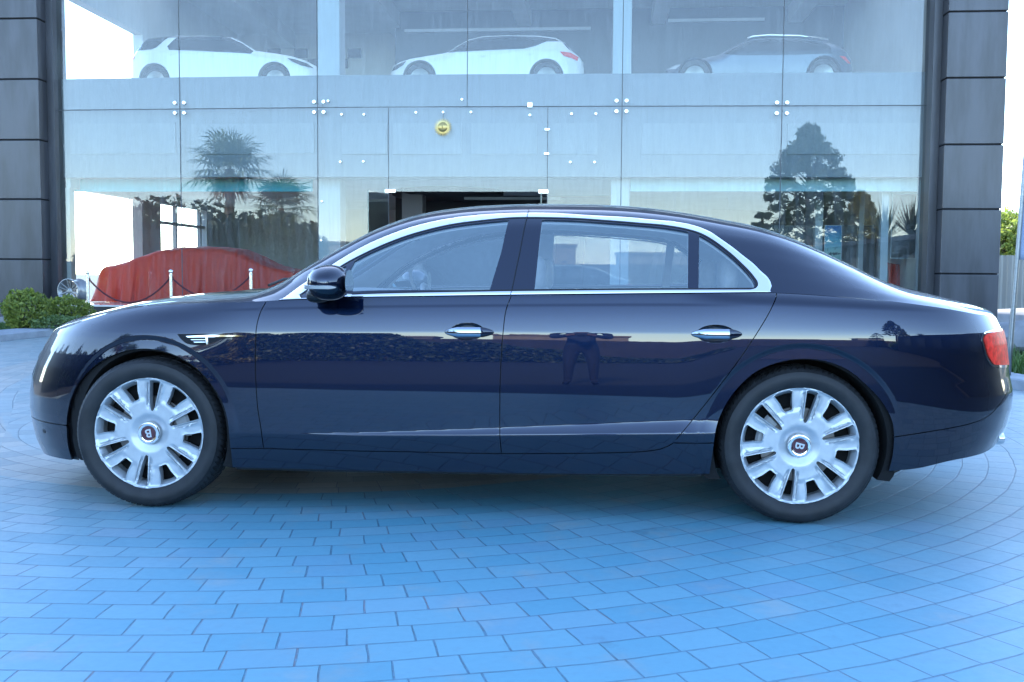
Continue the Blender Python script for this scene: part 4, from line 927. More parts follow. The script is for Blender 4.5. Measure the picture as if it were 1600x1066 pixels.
    for px0, px1, y in ((1377, 1388.5, 17.3), (1434, 1441, 16.9), (1342, 1350, 19.5), (1274, 1286, 19.2)):
        p, q = at(px0, 350, y), at(px1, 350, y); m = MB(); m.box((p[0], y, zf), (q[0], y+(q[0]-p[0])*1.2, zc)); m.build('column', M['white_col'], b)
    p, q = at(628, 330, 19), at(660, 330, 19); m = MB(); m.box((p[0], 19, zf), (q[0], 19.5, zc)); m.build('column', pbr('taupe column', (.26, .23, .23), .8), b)
    # dark partitions deep inside
    p, q = at(612, 330, 21), at(960, 330, 21); m = MB(); m.box((p[0], 21.5, zf), (q[0], 21.7, zc)); m.build('partition', M['dark_in'], b)
    p, q = at(1205, 352, 20), at(1368, 352, 20); m = MB(); m.box((p[0], 20.0, zf), (q[0], 20.15, p[2])); m.build('partition', M['grey_wall'], b)
    p, q = at(633, 30, 25), at(935, 30, 25); m = MB(); m.box((p[0]-.2, 24.5, 5.12), (q[0]+9.5, 24.7, 8.6)); m.build('partition', pbr('blue grey partition', (.10, .12, .15), .7), b)
    # ceiling rail lights, valances
    for px0, px1, py, y in ((632, 923, 48, 20.5), (1044, 1195, 32, 20.5)):
        p, q = at(px0, py, y), at(px1, py, y); m = MB(); m.box((p[0], y, p[2]-.035), (q[0], y+.10, p[2]+.035)); m.build('light_rail', M['grey_wall'], b)
    p, q = at(725, 310, 19.0), at(848, 310, 19.0); m = MB(); m.box((p[0], 19, p[2]-.03), (q[0]+.4, 19.1, p[2]+.03)); m.build('light_rail', M['grey_wall'], b)
    m = MB(); m.lathe([(.001, 3.0), (1.25, 3.0), (1.35, 3.05), (1.35, zc-.01)], (at(700, 320, 20)[0], 20.0, 0), 40); m.build('ceiling_disc', M['dark_in'], b, True, sharp=35)
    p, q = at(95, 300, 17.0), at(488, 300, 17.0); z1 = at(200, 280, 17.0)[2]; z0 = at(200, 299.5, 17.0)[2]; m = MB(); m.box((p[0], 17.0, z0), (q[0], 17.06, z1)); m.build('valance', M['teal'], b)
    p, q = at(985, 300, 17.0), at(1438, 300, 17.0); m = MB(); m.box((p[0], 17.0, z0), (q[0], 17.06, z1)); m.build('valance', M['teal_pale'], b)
    m = MB()                                             # chequered band on the back wall upstairs
    for k in range(7):
        for j in range(2):
            if (k+j) % 2 == 0:
                p = at(417+k*21, 76+j*16, 26.9); m.box((p[0], 26.93, p[2]-.28), (p[0]+.42, 26.99, p[2]))
    m.build('chequer_tile', M['dark_in'], b)
    return b
showroom = build_showroom()
# ------------------------------------------------------------------ plants
def leaf_mat(name, a, b, trans=.25, rough=.5):
    a = tuple(x*.8 for x in a); b = tuple(x*.8 for x in b)
    m, t = new_mat(name); p = t.node('ShaderNodeBsdfPrincipled'); out = t.node('ShaderNodeOutputMaterial')
    g = t.node('ShaderNodeNewGeometry'); n = t.noise(t.coords(), 3.5, 3)
    f = t.m('ADD', t.m('MULTIPLY', g.outputs['Random Per Island'], .65), t.m('MULTIPLY', n, .4), clamp=True)
    c = t.mix(f, a, b); t.put(p.inputs['Base Color'], c); p.inputs['Roughness'].default_value = rough
    tl = t.node('ShaderNodeBsdfTranslucent'); t.put(tl.inputs[0], t.mix(.5, c, (.18, .26, .03)))
    mx = t.node('ShaderNodeMixShader'); mx.inputs[0].default_value = trans; t.nt.links.new(p.outputs[0], mx.inputs[1]); t.nt.links.new(tl.outputs[0], mx.inputs[2]); t.nt.links.new(mx.outputs[0], out.inputs[0]); return m
M['bush'] = leaf_mat('box hedge leaf', (.06, .15, .035), (.52, .56, .12), .5)
M['bush_dark'] = leaf_mat('dark hedge leaf', (.05, .12, .04), (.20, .28, .09))
M['grass'] = leaf_mat('grass blade', (.03, .09, .02), (.10, .20, .05))
M['palm'] = leaf_mat('palm frond', (.10, .17, .05), (.32, .36, .12))
M['palm_dry'] = leaf_mat('dry palm frond', (.30, .21, .09), (.45, .34, .16), .1)
M['pine'] = leaf_mat('dark conifer needles', (.025, .06, .035), (.09, .14, .06), .1)
M['gold_tree'] = leaf_mat('yellow green leaves', (.16, .18, .03), (.46, .40, .08))
M['brown_bush'] = leaf_mat('brown shrub', (.20, .17, .07), (.44, .38, .15), .1)
M['agave'] = leaf_mat('spiky leaf', (.03, .06, .05), (.09, .14, .10), .1)
M['bark'] = pbr('bark', (.09, .065, .045), .95, 0, .4, 6, .8, 25, (1, 1, .4))
M['palm_bark'] = pbr('palm trunk', (.34, .24, .15), .95, 0, .45, 9, .8, 22, (1, 1, 1.6))
def rdirs(n):
    v = nrg.normal(size=(n, 3)); return v/np.linalg.norm(v, axis=1)[:, None]
def leaves(pos, size, up=.35, dirs=None, asp=.5, fold=.18):
    """one small bent leaf per position"""
    n = len(pos); d = rdirs(n) if dirs is None else dirs; d = d+np.array([0, 0, up]); d /= np.linalg.norm(d, axis=1)[:, None]
    s = np.cross(d, rdirs(n)); s /= np.linalg.norm(s, axis=1)[:, None]; nn = np.cross(d, s); L = size*(.6+.8*nrg.random(n))[:, None]
    a = pos-d*L*.5; b = pos+s*L*asp*.5+nn*L*fold*.4; c = pos+d*L*.5; e = pos-s*L*asp*.5+nn*L*fold*.4
    V = np.stack([a, b, c, e], 1).reshape(-1, 3); F = np.arange(4*n).reshape(-1, 4); return V, [tuple(f) for f in F]
def shell_points(c, r, n, inner=.72, lump=.16, seed=0):
    d = rdirs(n); ph = np.random.default_rng(seed).random(12)*6.28
    l = 1+lump*(np.sin(3.1*d[:, 0]*2+ph[0])*np.sin(2.7*d[:, 1]*2+ph[1])+.6*np.sin(6*d[:, 2]+5*d[:, 0]+ph[2])+.5*np.sin(9*d[:, 1]-7*d[:, 2]+ph[3]))
    k = (inner+(1-inner)*nrg.random(n)**.5)*l; return np.array(c)+d*k[:, None]*np.array(r), d
def bush(label, c, r, n, size, mat, seed, group=None):
    root = empty('hedge_bush', (c[0], c[1], c[2]-r[2]), label, 'bush', group)
    P_, d = shell_points(c, r, n, .62, .10, seed); P_ = P_[P_[:, 2] > c[2]-r[2]*.97]
    V, F = leaves(P_, size, .25); make('foliage', V, F, mat, root)
    st = MB()
    for k in range(7): 
        w = 2*pi*k/7+seed; st.tube([(c[0], c[1], c[2]-r[2]), (c[0]+.3*r[0]*cos(w), c[1]+.3*r[1]*sin(w), c[2]-.3*r[2]), (c[0]+.6*r[0]*cos(w*1.3), c[1]+.6*r[1]*sin(w*1.3), c[2]+.35*r[2])], [.014, .010, .005], 5)
    st.build('stem', M['bark'], root, True); return root
def fan_palm(label, base, h, crown, n, mat=None, trunk_r=.2, group=None, dry=True, cat='palm'):
    root = empty('fan_palm', base, label, cat, group); base = np.array(base, float); top = base+[0, 0, h]
    V = []; F = []; Vd = []; Fd = []
    def frond(el, az, L, VV, FF):
        d = np.array([cos(el)*cos(az), cos(el)*sin(az), sin(el)]); s = np.array([-sin(az), cos(az), 0]); nn = np.cross(d, s)
        pet = top+d*L*.45; m = 20; i0 = len(VV)
        VV += [top-s*.02, top+s*.02, pet+s*.015, pet-s*.015]; FF.append((i0, i0+1, i0+2, i0+3))
        for k in range(m):
            w = (k/(m-1)-.5)*2*pi*.78; l = L*(.62-.16*abs(w)/2.4)*(.9+.2*rng.random()); q = d*cos(w)+s*sin(w); drop = np.array([0, 0, -1.])*l*.22*(.5+rng.random())
            pr = np.cross(nn, q)*l*.034; i0 = len(VV); mid = pet+q*l*.55+nn*.02*l; tip = pet+q*l+drop
            VV += [pet-pr*.3, mid-pr, tip, mid+pr, pet+pr*.3]; FF.append((i0, i0+1, i0+2, i0+3, i0+4))
    for k in range(n): 
        u = (k+.5)/n; frond(1.45-1.9*u+.15*(rng.random()-.5), k*2.399+.4*rng.random(), crown*(.85+.3*rng.random()), V, F)
    make('crown', V, F, mat or M['palm'], root, smooth=False)
    if dry:
        for k in range(n//3): frond(-.6-.7*rng.random(), k*2.399, crown*.75, Vd, Fd)
        make('dry_frond', Vd, Fd, M['palm_dry'], root, smooth=False)
    if h > .5:
        t = MB(); ns = int(h*8); pts = [base+[.02*sin(i*.7), .02*cos(i*.9), h*i/ns] for i in range(ns+1)]; rr = [trunk_r*(1.25-.35*min(1, i/6.))*(1+.10*(i % 2)) for i in range(ns+1)]; t.tube(pts, rr, 14); t.build('trunk', M['palm_bark'], root)
    return root
def tree(label, base, h, prof, n, size, mat, seed=0, kind='tree', cat='tree', trunk=.16, stretch=(1, 1), layers=0, group=None):
    """prof: (height fraction, radius) of the crown outline"""
    root = empty(kind, base, label, cat, group); base = np.array(base, float); g = np.random.default_rng(seed)
    zs = [p[0] for p in prof]; rs = [p[1] for p in prof]; P_ = []
    t = MB(); t.tube([base, base+[.04, 0, h*.3], base+[-.03, .03, h*.6], base+[0, 0, h*.95]], [trunk, trunk*.75, trunk*.45, trunk*.08], 10)
    m = int(n/60); C_ = []
    for i in range(m):
        f = zs[0]+(zs[-1]-zs[0])*g.random()**.85
        if layers: f = zs[0]+(zs[-1]-zs[0])*(int(g.random()*layers)+.3*g.random())/layers
        R = np.interp(f, zs, rs)*(.45+.6*g.random()**.6); w = 2*pi*g.random(); c = base+[R*cos(w)*stretch[0], R*sin(w)*stretch[1], h*f+(-.04*R if layers else .0)]
        C_.append(c); 
        if i % 4 == 0: t.tube([base+[0, 0, h*f*.88], (base+[0, 0, h*f*.92]+c)/2+[0, 0, .05], c], [trunk*.25, trunk*.14, .012], 5)
        rc = np.array([1., 1., .5 if layers else .8])*.125*max(rs)*(.7+.6*g.random()); d = rdirs(60); P_.append(c+d*rc*(.3+.7*nrg.random((60, 1))))
    V, F = leaves(np.concatenate(P_), size, .1); make('crown', V, F, mat, root); t.build('trunk', M['bark'], root, True); return root
hg = 'clipped hedge bushes by the left pillar'
c = at(44, 497, 13.2); bush('rounder bright green clipped hedge bush at the far left, standing closest to the kerb', (c[0]-.03, 13.2, .43), (.42, .42, .39), 3000, .075, M['bush'], 3)
c = at(103, 491, 14.2); bush('wider clipped hedge bush below the loose alloy wheel', (c[0], 14.2, .37), (.47, .38, .31), 2600, .07, M['bush'], 8)
c = at(100, 507, 13.3); bush('low dark green ground shrub at the foot of the clipped bushes', (c[0], 13.2, .20), (.55, .5, .15), 1800, .05, M['bush_dark'], 5)
def ground_cover(name, region, n, hgt, mat, z0):
    x0, x1, y0, y1, test = region; x = x0+(x1-x0)*nrg.random(n*3); y = y0+(y1-y0)*nrg.random(n*3); k = test(x, y); x = x[k][:n]; y = y[k][:n]; n = len(x)
    w = 2*pi*nrg.random(n); hh = hgt*(.4+.9*nrg.random(n)); lx = (nrg.random(n)-.5)*hh*.9; ly = (nrg.random(n)-.5)*hh*.9; b = .011+.010*nrg.random(n)
    V = np.stack([np.stack([x-b*np.cos(w), y-b*np.sin(w), np.full(n, z0)], 1), np.stack([x+b*np.cos(w), y+b*np.sin(w), np.full(n, z0)], 1), np.stack([x+lx, y+ly, z0+hh], 1)], 1).reshape(-1, 3)
    o = make(name, V, [tuple(f) for f in np.arange(3*n).reshape(-1, 3)], mat); tag(o, 'short green grass and weeds', 'grass', kind='stuff'); return o
g1 = ground_cover('grass', (-12, -9.85, 8.5, 15.0, lambda x, y: x < 1e9), 9000, .13, M['grass'], .02); g1['label'] = 'low green grass along the left kerb under the hedge bushes'
g2 = ground_cover('grass', (5.1, 12.0, 3.4, 10.4, lambda x, y: np.hypot(x-isl[0], y-isl[1]) < 3.42), 16000, .22, M['grass'], .06); g2['label'] = 'weedy green planting inside the curved kerb behind the saloon'
# what grows across the road, behind the camera (seen mirrored in the glass front)
PANES = [gpt(px, 168)[0] for px in (88, 281, 496, 730, 972, 1222, 1456)]
def bh(px, py, Y):
    """point behind the camera that a pane of the glass front mirrors to the pixel"""
    g = gpt(px, py); i = int(np.clip(np.searchsorted(PANES, g[0])-1, 0, 5)); x0, x1 = PANES[i], PANES[i+1]
    d = np.array([x1-x0, yg(x1)-yg(x0), 0]); n = np.array([d[1], -d[0], 0]); n /= np.linalg.norm(n); r = ray(px, py); q0 = np.array([x0, yg(x0), 0])
    h = CO+r*(((q0-CO)@n)/(r@n)); r = r-2*(r@n)*n; return h+r*((-Y-h[1])/r[1])
p = bh(358, 262, 12.5); fan_palm('tall fan palm with a thick brown trunk, mirrored in the glass left of the entrance', (p[0], -12.5, 0), p[2]-.1, 2.35, 34, None, .26)
for (px, py, Y, hh, cr, lab) in ((440, 325, 13.5, None, 2.0, 'broad low fan palm mirrored right of the tall palm'), (425, 380, 12.0, None, 1.7, 'bright young fan palm mirrored above the tail of the red cover'), (578, 365, 12.5, None, 1.35, 'small fan palm mirrored beside the open door leaf')):
    p = bh(px, py, Y); fan_palm(lab, (p[0], -Y, 0), max(.3, p[2]), cr, 26, None, .16, 'palms across the road')
p = bh(1262, 330, 20); z = bh(1262, 200, 20)[2]; tree('big dark conifer with a ragged top, mirrored at the right of the glass front', (p[0], -20, 0), z, [(.34, 1.5), (.40, 2.5), (.52, 2.6), (.68, 2.2), (.84, 1.4), (1.0, .2)], 19000, .20, M['pine'], 4, 'conifer', 'tree', .22)
p = bh(1345, 340, 22); z = bh(1345, 300, 22)[2]; tree('broad yellow green tree mirrored below the dark conifer', (p[0], -22, 0), z, [(.15, 1.6), (.35, 2.0), (.6, 1.5), (.8, .8), (1.0, .15)], 17000, .15, M['gold_tree'], 6, 'tree', 'tree', .18)
p = bh(1192, 350, 26); z = bh(1192, 322, 26)[2]; tree('small tiered pine mirrored above the tail of the saloon roof', (p[0], -26, 0), z, [(.3, 1.5), (.5, 1.25), (.8, .7), (1.0, .1)], 7000, .22, M['pine'], 9, 'conifer', 'tree', .12, layers=6)
for (px, Y, r, hh, mt, lab) in ((470, 16.5, 3.0, 3.6, 'brown_bush', 'tallest brown shrub mirrored between the fan palms and the white column'), (250, 18, 3.0, 3.2, 'bush_dark', 'wide dark shrub mirrored in the middle of the red cover'), (190, 19, 2.6, 2.8, 'bush_dark', 'dark shrub mirrored at the left end of the red cover'), (600, 18, 2.4, 3.2, 'brown_bush', 'brown green shrub mirrored behind the open door leaf'), (430, 15, 2.3, 2.8, 'brown_bush', 'brown dry shrub mirrored behind the fan palms'), (545, 16, 2.2, 2.6, 'brown_bush', 'brown dry shrub mirrored beside the white column'), (315, 17, 1.6, 2.9, 'brown_bush', 'tangled brown shrub mirrored left of the tall palm'), (1430, 17, 2.4, 2.6, 'bush_dark', 'dark spiky thicket mirrored beside the right pillar'), (1290, 19, 2.6, 1.7, 'bush_dark', 'low dark hedge mirrored below the conifer')):
    p = bh(px, 400, Y); tree(lab, (p[0], -Y, 0), hh, [(.02, r*.9), (.3, r), (.7, r*.8), (1.0, r*.3)], 9000, .18, M[mt], int(px), 'shrub', 'bush', .07)
def agave(label, base, h, n):
    V = []; F = []; base = np.array(base)
    for k in range(n):
        az = k*2.399; el = .35+1.15*(k/n); d = np.array([cos(el)*cos(az), cos(el)*sin(az), sin(el)]); s = np.array([-sin(az), cos(az), 0]); i0 = len(V); l = h*(.8+.3*rng.random())
        V += [base-s*.06, base+s*.06, base+d*l*.5+s*.05, base+d*l, base+d*l*.5-s*.05]; F.append((i0, i0+1, i0+2, i0+3, i0+4))
    o = make('spiky_plant', V, F, M['agave'], smooth=False); tag(o, label, 'plant'); return o
for (px, py, Y, hh, lab) in ((1383, 350, 15, 2.2, 'spiky agave mirrored beside the white inner column'), (1425, 345, 16, 2.2, 'spiky agave mirrored against the right pillar')):
    p = bh(px, py, Y); agave(lab, (p[0], -Y, max(.2, p[2]-.8)), hh, 34)
M['hedge'] = leaf_mat('dense dark hedge leaf', (.035, .065, .03), (.075, .11, .045), .1)
def long_hedge(label, x0, x1, y, h, n):
    k = nrg.random((n, 3)); P_ = np.stack([x0+(x1-x0)*k[:, 0], y+.8*(k[:, 1]-.5)*(1-.3*k[:, 2]), h*k[:, 2]**.8*(1+.12*np.sin(k[:, 0]*37)+.08*np.sin(k[:, 0]*91))*(.15+.85*ss(k[:, 0], 1., .72))], 1); V, F = leaves(P_, .24, .2)
    o = make('hedge', V, F, M['hedge']); tag(o, label, 'hedge')
long_hedge('long dark hedge across the road, mirrored low in the glass and the car doors', -34, 3, -24.0, 2.2, 42000)
def side_hedge(label, x, y0, y1, h, n):
    k = nrg.random((n, 3)); P_ = np.stack([x+1.2*(k[:, 0]-.5), y0+(y1-y0)*k[:, 1], h*k[:, 2]**.8*(1+.10*np.sin(k[:, 1]*31)+.10*np.sin(k[:, 1]*77))], 1); V, F = leaves(P_, .30, .2); c = MB(); c.box((x-.4, y0, 0), (x+.4, y1, h*.85)); o = make('hedge', V, F, M['hedge']); tag(o, label, 'hedge'); c.build('hedge_core', M['well'], o)
side_hedge('tall dark hedge along the left side of the plaza, mirrored in the car nose', -15.5, -16, 5, 3.4, 11000)
nb = MB(); nb.box((-34, 15.6, 0), (-12.6, 16.0, 5.0)); nb.box((-34, 15.5, 5.0), (-12.6, 16.1, 5.2)); tag(nb.build('boundary_wall', pbr('grey rendered wall', (.16, .16, .17), .9, 0, .15, 1.5, .2, 20)), 'unseen plain grey wall added left of the left pillar to darken the car nose', 'wall')  # added out of view to block bright sky from the nose reflection
def shed():
    r = empty('site_shed', (14, -4, 0), 'long dark metal shed beside the plaza, mirrored in the rear wing of the saloon', 'shed'); m = MB(); m.box((12.0, -16, 0), (17, 6, 2.4)); m.build('wall', pbr('dark sheet metal', (.022, .025, .03), .6, .2, .3, 1.5), r)
    m = MB(); m.prism([(11.7, -16.2, 2.403), (17.3, -16.2, 2.403), (14.5, -16.2, 2.9)], (0, 22.5, 0)); m.build('roof', M['dark_in'], r)
    for y in np.arange(-14, 5, 3.2): m = MB(); m.box((11.96, y, .8), (11.998, y+1.6, 1.9)); m.build('window', M['plinth'], r)
shed()
# far side of the road: low wall and pale houses (seen only in reflections)
M['render_wall'] = pbr('sandy rendered wall', (.36, .27, .20), .9, 0, .2, 1.2, .2, 20)
M['brick_wall'] = pbr('weathered boundary wall', (.07, .062, .058), .9, 0, .25, 1.5, .2, 20)
w = MB(); w.box((-60, -30.3, 0), (60, -30, 1.9)); tag(w.build('boundary_wall', M['brick_wall']), 'long low weathered wall across the road', 'wall')
for i, (x, wd, h_, dcol) in enumerate(((-34, 12, 4.4, (.40, .33, .26)), (-16, 9, 3.6, (.34, .30, .27)), (-2, 10, 4.2, (.42, .32, .24)), (13, 11, 3.4, (.36, .33, .30)), (30, 12, 4.6, (.40, .36, .30)))):
    r = empty('house', (x, -70, 0), ('tall sandy house at the far left', 'low grey beige house left of the centre', 'warm sandy house in the middle', 'low pale house right of the centre', 'tall pale house at the far right')[i]+' of the row across the road', 'house', 'houses across the road')
    m = MB(); m.box((x-wd/2, -74, 0), (x+wd/2, -70, h_)); m.box((x-wd/2-.2, -74.2, h_), (x+wd/2+.2, -69.8, h_+.25)); m.build('wall', pbr('house render', dcol, .9, 0, .15, 1), r)
    for k in range(int(wd//2.4)):
        for zz in (.9, 3.4):
            if zz+1.3 < h_: q = MB(); q.box((x-wd/2+.8+2.4*k, -69.995, zz), (x-wd/2+2.0+2.4*k, -69.9, zz+1.25)); q.build('window', M['dark_in'], r)
# ------------------------------------------------------------------ cars on show upstairs
ZU = 5.35
def show_car(label, Y, outline, roof, wheels, windows, lamps, mat, roof_mat=None, belt_px=80, rail=None, group=None, extra=()):
    """outline and windows traced on the near flank at depth Y; depth and underside modelled in full"""
    Q = lambda pts: np.array([(lambda p: (p[0], p[2]))(at(x, y, Y)) for x, y in pts])
    top = Q(outline); zb = ZU+.24; wx = [at(w, 120, Y)[0] for w in wheels]; x0, x1 = top[0, 0], top[-1, 0]
    path = [tuple(p) for p in top]; path.append((x1-.04, zb))
    for cx in sorted(wx, reverse=True):
        path += [(cx+.395*cos(w), ZU+.345+.395*sin(w)) for w in np.linspace(-.25, pi+.25, 24)]
    path.append((x0+.04, zb)); P_ = np.array(path); P_[:, 1] = np.maximum(P_[:, 1], zb-.02)
    zbelt = at(0.5*(outline[0][0]+outline[-1][0]), belt_px, Y)[2]
    open_line = np.concatenate([[(x0, zb)], top, [(x1, zb)]])
    def dl(p):
        D = np.full(len(p), 9.)
        for a, b in zip(open_line[:-1], open_line[1:]):
            d = b-a; t = np.clip(((p-a)@d)/(d@d+1e-9), 0, 1); D = np.minimum(D, np.hypot(*(p-a-t[:, None]*d).T))
        return D
    def ins(p):
        e = .10*np.maximum(0, 1-dl(p)/.16)**2; xs_ = np.clip((p[:, 0]-x0)/(x1-x0), 0, 1); pl = .16*(np.maximum(0, .16-xs_)/.16)**2+.16*(np.maximum(0, xs_-.84)/.16)**2
        return e+np.maximum(0, p[:, 1]-zbelt)*.38+pl+.03*np.maximum(0, (ZU+.55-p[:, 1]))
    def flank(poly, off, step=.05):
        poly = dens(poly, .04); V, F = cdt(poly, [], np.arange(x0, x1, step), np.arange(zb, ZU+2.2, step), .012)
        X = np.stack([V[:, 0], Y+ins(V)-off, V[:, 1]], 1); a = np.cross(X[F[:, 1]]-X[F[:, 0]], X[F[:, 2]]-X[F[:, 0]])[:, 1] > 0; F[a] = F[a][:, ::-1]; return X, F, poly
    W2 = 2*Y+1.84
    root = empty('show_car', ((x0+x1)/2, Y+.92, ZU), label, 'car', group)
    def body(poly, name, m, parent, off=0., rim=True):
        X, F, pl = flank(poly, off); mb = MB(); mb.add(X, F); X2 = X.copy(); X2[:, 1] = W2-X2[:, 1]; mb.add(X2, F[:, ::-1])
        if rim:
            e = np.stack([pl[:, 0], Y+ins(pl)-off, pl[:, 1]], 1); e2 = e.copy(); e2[:, 1] = W2-e2[:, 1]; n = len(e); k = 5
            V = np.concatenate([e+(e2-e)*s for s in np.linspace(0, 1, k)])
            mb.add(V, [(s*n+i, s*n+(i+1) % n, (s+1)*n+(i+1) % n, (s+1)*n+i) for s in range(k-1) for i in range(n)])
        return mb.build(name, m, parent, True, sharp=42)
    body(P_, 'body', mat, root)
    if roof is not None: body(Q(roof), 'roof', roof_mat, root, .006)
    for w in windows: body(Q(w), 'window', M['tint'], root, .010, False)
    for w, mt, nm in lamps: body(Q(w), nm, mt, root, .014, False)
    for w, mt, nm in extra: body(Q(w), nm, mt, root, .012, False)
    for cx in wx:
        for yy, s in ((Y+.10, 1), (W2-Y-.10, -1)):
            t = MB(); t.lathe([(.22, 0), (.24, -.02), (.33, -.02), (.345, .01), (.345, .2), (.22, .22)], (cx, yy, ZU+.345), 36, 'y'); v = t.v[-1]; v[:, 1] = yy+(v[:, 1]-yy)*s; o = t.build('wheel', M['rubber'], root, True, sharp=40, loc=(cx, yy, ZU+.345))
            r = MB(); r.lathe([(.0, .03), (.05, .02), (.2, .005), (.225, -.005)][::-1], (cx, yy, ZU+.345), 24, 'y'); v = r.v[-1]; v[:, 1] = yy+(v[:, 1]-yy)*s; r.build('rim', M['alloy_dark'], o, True, sharp=40)
    if rail: 
        t = MB(); p = [at(x, y, Y+.22) for x, y in rail]; t.tube(p, .022, 6); t.build('roof_rail', M['chrome'], root, True)
    return root
M['tint'] = pbr('dark tinted glass', (.012, .016, .022), .12, 0, Specular_IOR_Level=.25)
M['gloss_black'] = pbr('gloss black', (.012, .013, .016), .12, 0, Coat_Weight=1.)
cars = 'show cars on the upper floor'
show_car('white boxy off-road car with a black roof and a slanted white rear pillar, facing right', 19.0,
    [(197, 118), (198, 97), (202, 85), (207, 77), (217, 61), (222, 57.5), (245, 54.5), (270, 52), (310, 51.5), (340, 52.5), (357, 55), (375, 63.5), (397, 78), (430, 82.5), (455, 87), (475, 93), (489, 100), (494, 107), (495, 118)],
    None, (240, 428), [[(208, 77.5), (219, 62.5), (224, 58.5), (258, 56), (250, 66), (243, 74), (236, 77), (222, 78)], [(272, 56), (266, 64), (260, 72), (264, 78), (300, 79), (345, 81.5), (392, 84), (395, 79), (375, 65.5), (356, 57), (340, 55), (305, 54)]],
    [([(448, 90.5), (460, 92), (478, 98), (488, 105), (470, 102), (456, 96)], M['tint'], 'headlamp'), ([(201.5, 87), (208, 85.5), (206, 91), (201, 94)], M['red_lens'], 'tail_lamp')], M['white_paint'],
    extra=[([(222, 57.3), (245, 54.6), (270, 52.2), (310, 51.7), (340, 52.7), (357, 55.2), (356, 56.8), (340, 54.6), (305, 53.7), (272, 55.5), (224, 58.2)], M['gloss_black'], 'roof_edge'), ([(260, 85), (274, 85), (268, 87)], M['lining'], 'door_handle'), ([(322, 88), (338, 88), (331, 90)], M['lining'], 'door_handle')])
show_car('white crossover with a blacked out cabin and a red tail lamp, facing left', 19.0,
    [(607, 118), (608, 108), (613, 100), (622, 95), (640, 90.5), (665, 86.5), (690, 82.5), (700, 80), (714, 69), (732, 58), (752, 53), (790, 51), (840, 52), (868, 56), (882, 64), (893, 77), (905, 86), (911, 95), (912, 106), (911, 118)],
    None, (655, 853.5), [[(700, 81.5), (716, 69.5), (733, 59.5), (753, 55), (790, 53), (838, 54), (866, 58), (874, 62.5), (853, 63.5), (836, 71.5), (818, 76), (770, 78), (726, 80.5)], [(878, 63), (884, 67), (893, 78.5), (887, 74)]],
    [([(874.5, 80.5), (892, 81.5), (904, 87), (902, 94), (892, 90), (881, 87.5)], M['red_lens'], 'tail_lamp'), ([(609, 109), (614, 101), (634, 94.5), (629, 101), (619, 107.5)], M['tint'], 'headlamp')], M['white_paint'],
    extra=[([(747, 87.5), (764, 86.5), (756, 90)], M['lining'], 'door_handle'), ([(820, 84.5), (836, 83.5), (828, 87)], M['lining'], 'door_handle')])
show_car('slate blue crossover with a silver roof rail, facing left', 19.0,
    [(1041, 118), (1042, 105), (1055, 99.5), (1075, 95.5), (1100, 90), (1125, 84), (1142, 74), (1168, 61), (1180, 57), (1205, 55.5), (1250, 56.5), (1290, 61), (1312, 68), (1326, 78), (1334, 90), (1336, 102), (1335, 118)],
    None, (1086, 1288), [[(1130, 84), (1146, 74.5), (1170, 63), (1184, 60), (1206, 58.5), (1250, 59.5), (1285, 64), (1298, 72), (1300, 84), (1240, 86), (1160, 87)]],
    [([(1312, 87), (1322, 87.5), (1332, 97), (1326, 98), (1319, 92)], M['red_lens'], 'tail_lamp'), ([(1044, 106), (1056, 101), (1064, 100), (1056, 107)], M['clear_lens'], 'headlamp')], M['slate_paint'], rail=[(1168, 60), (1177, 57), (1200, 55), (1250, 56), (1294, 62)])
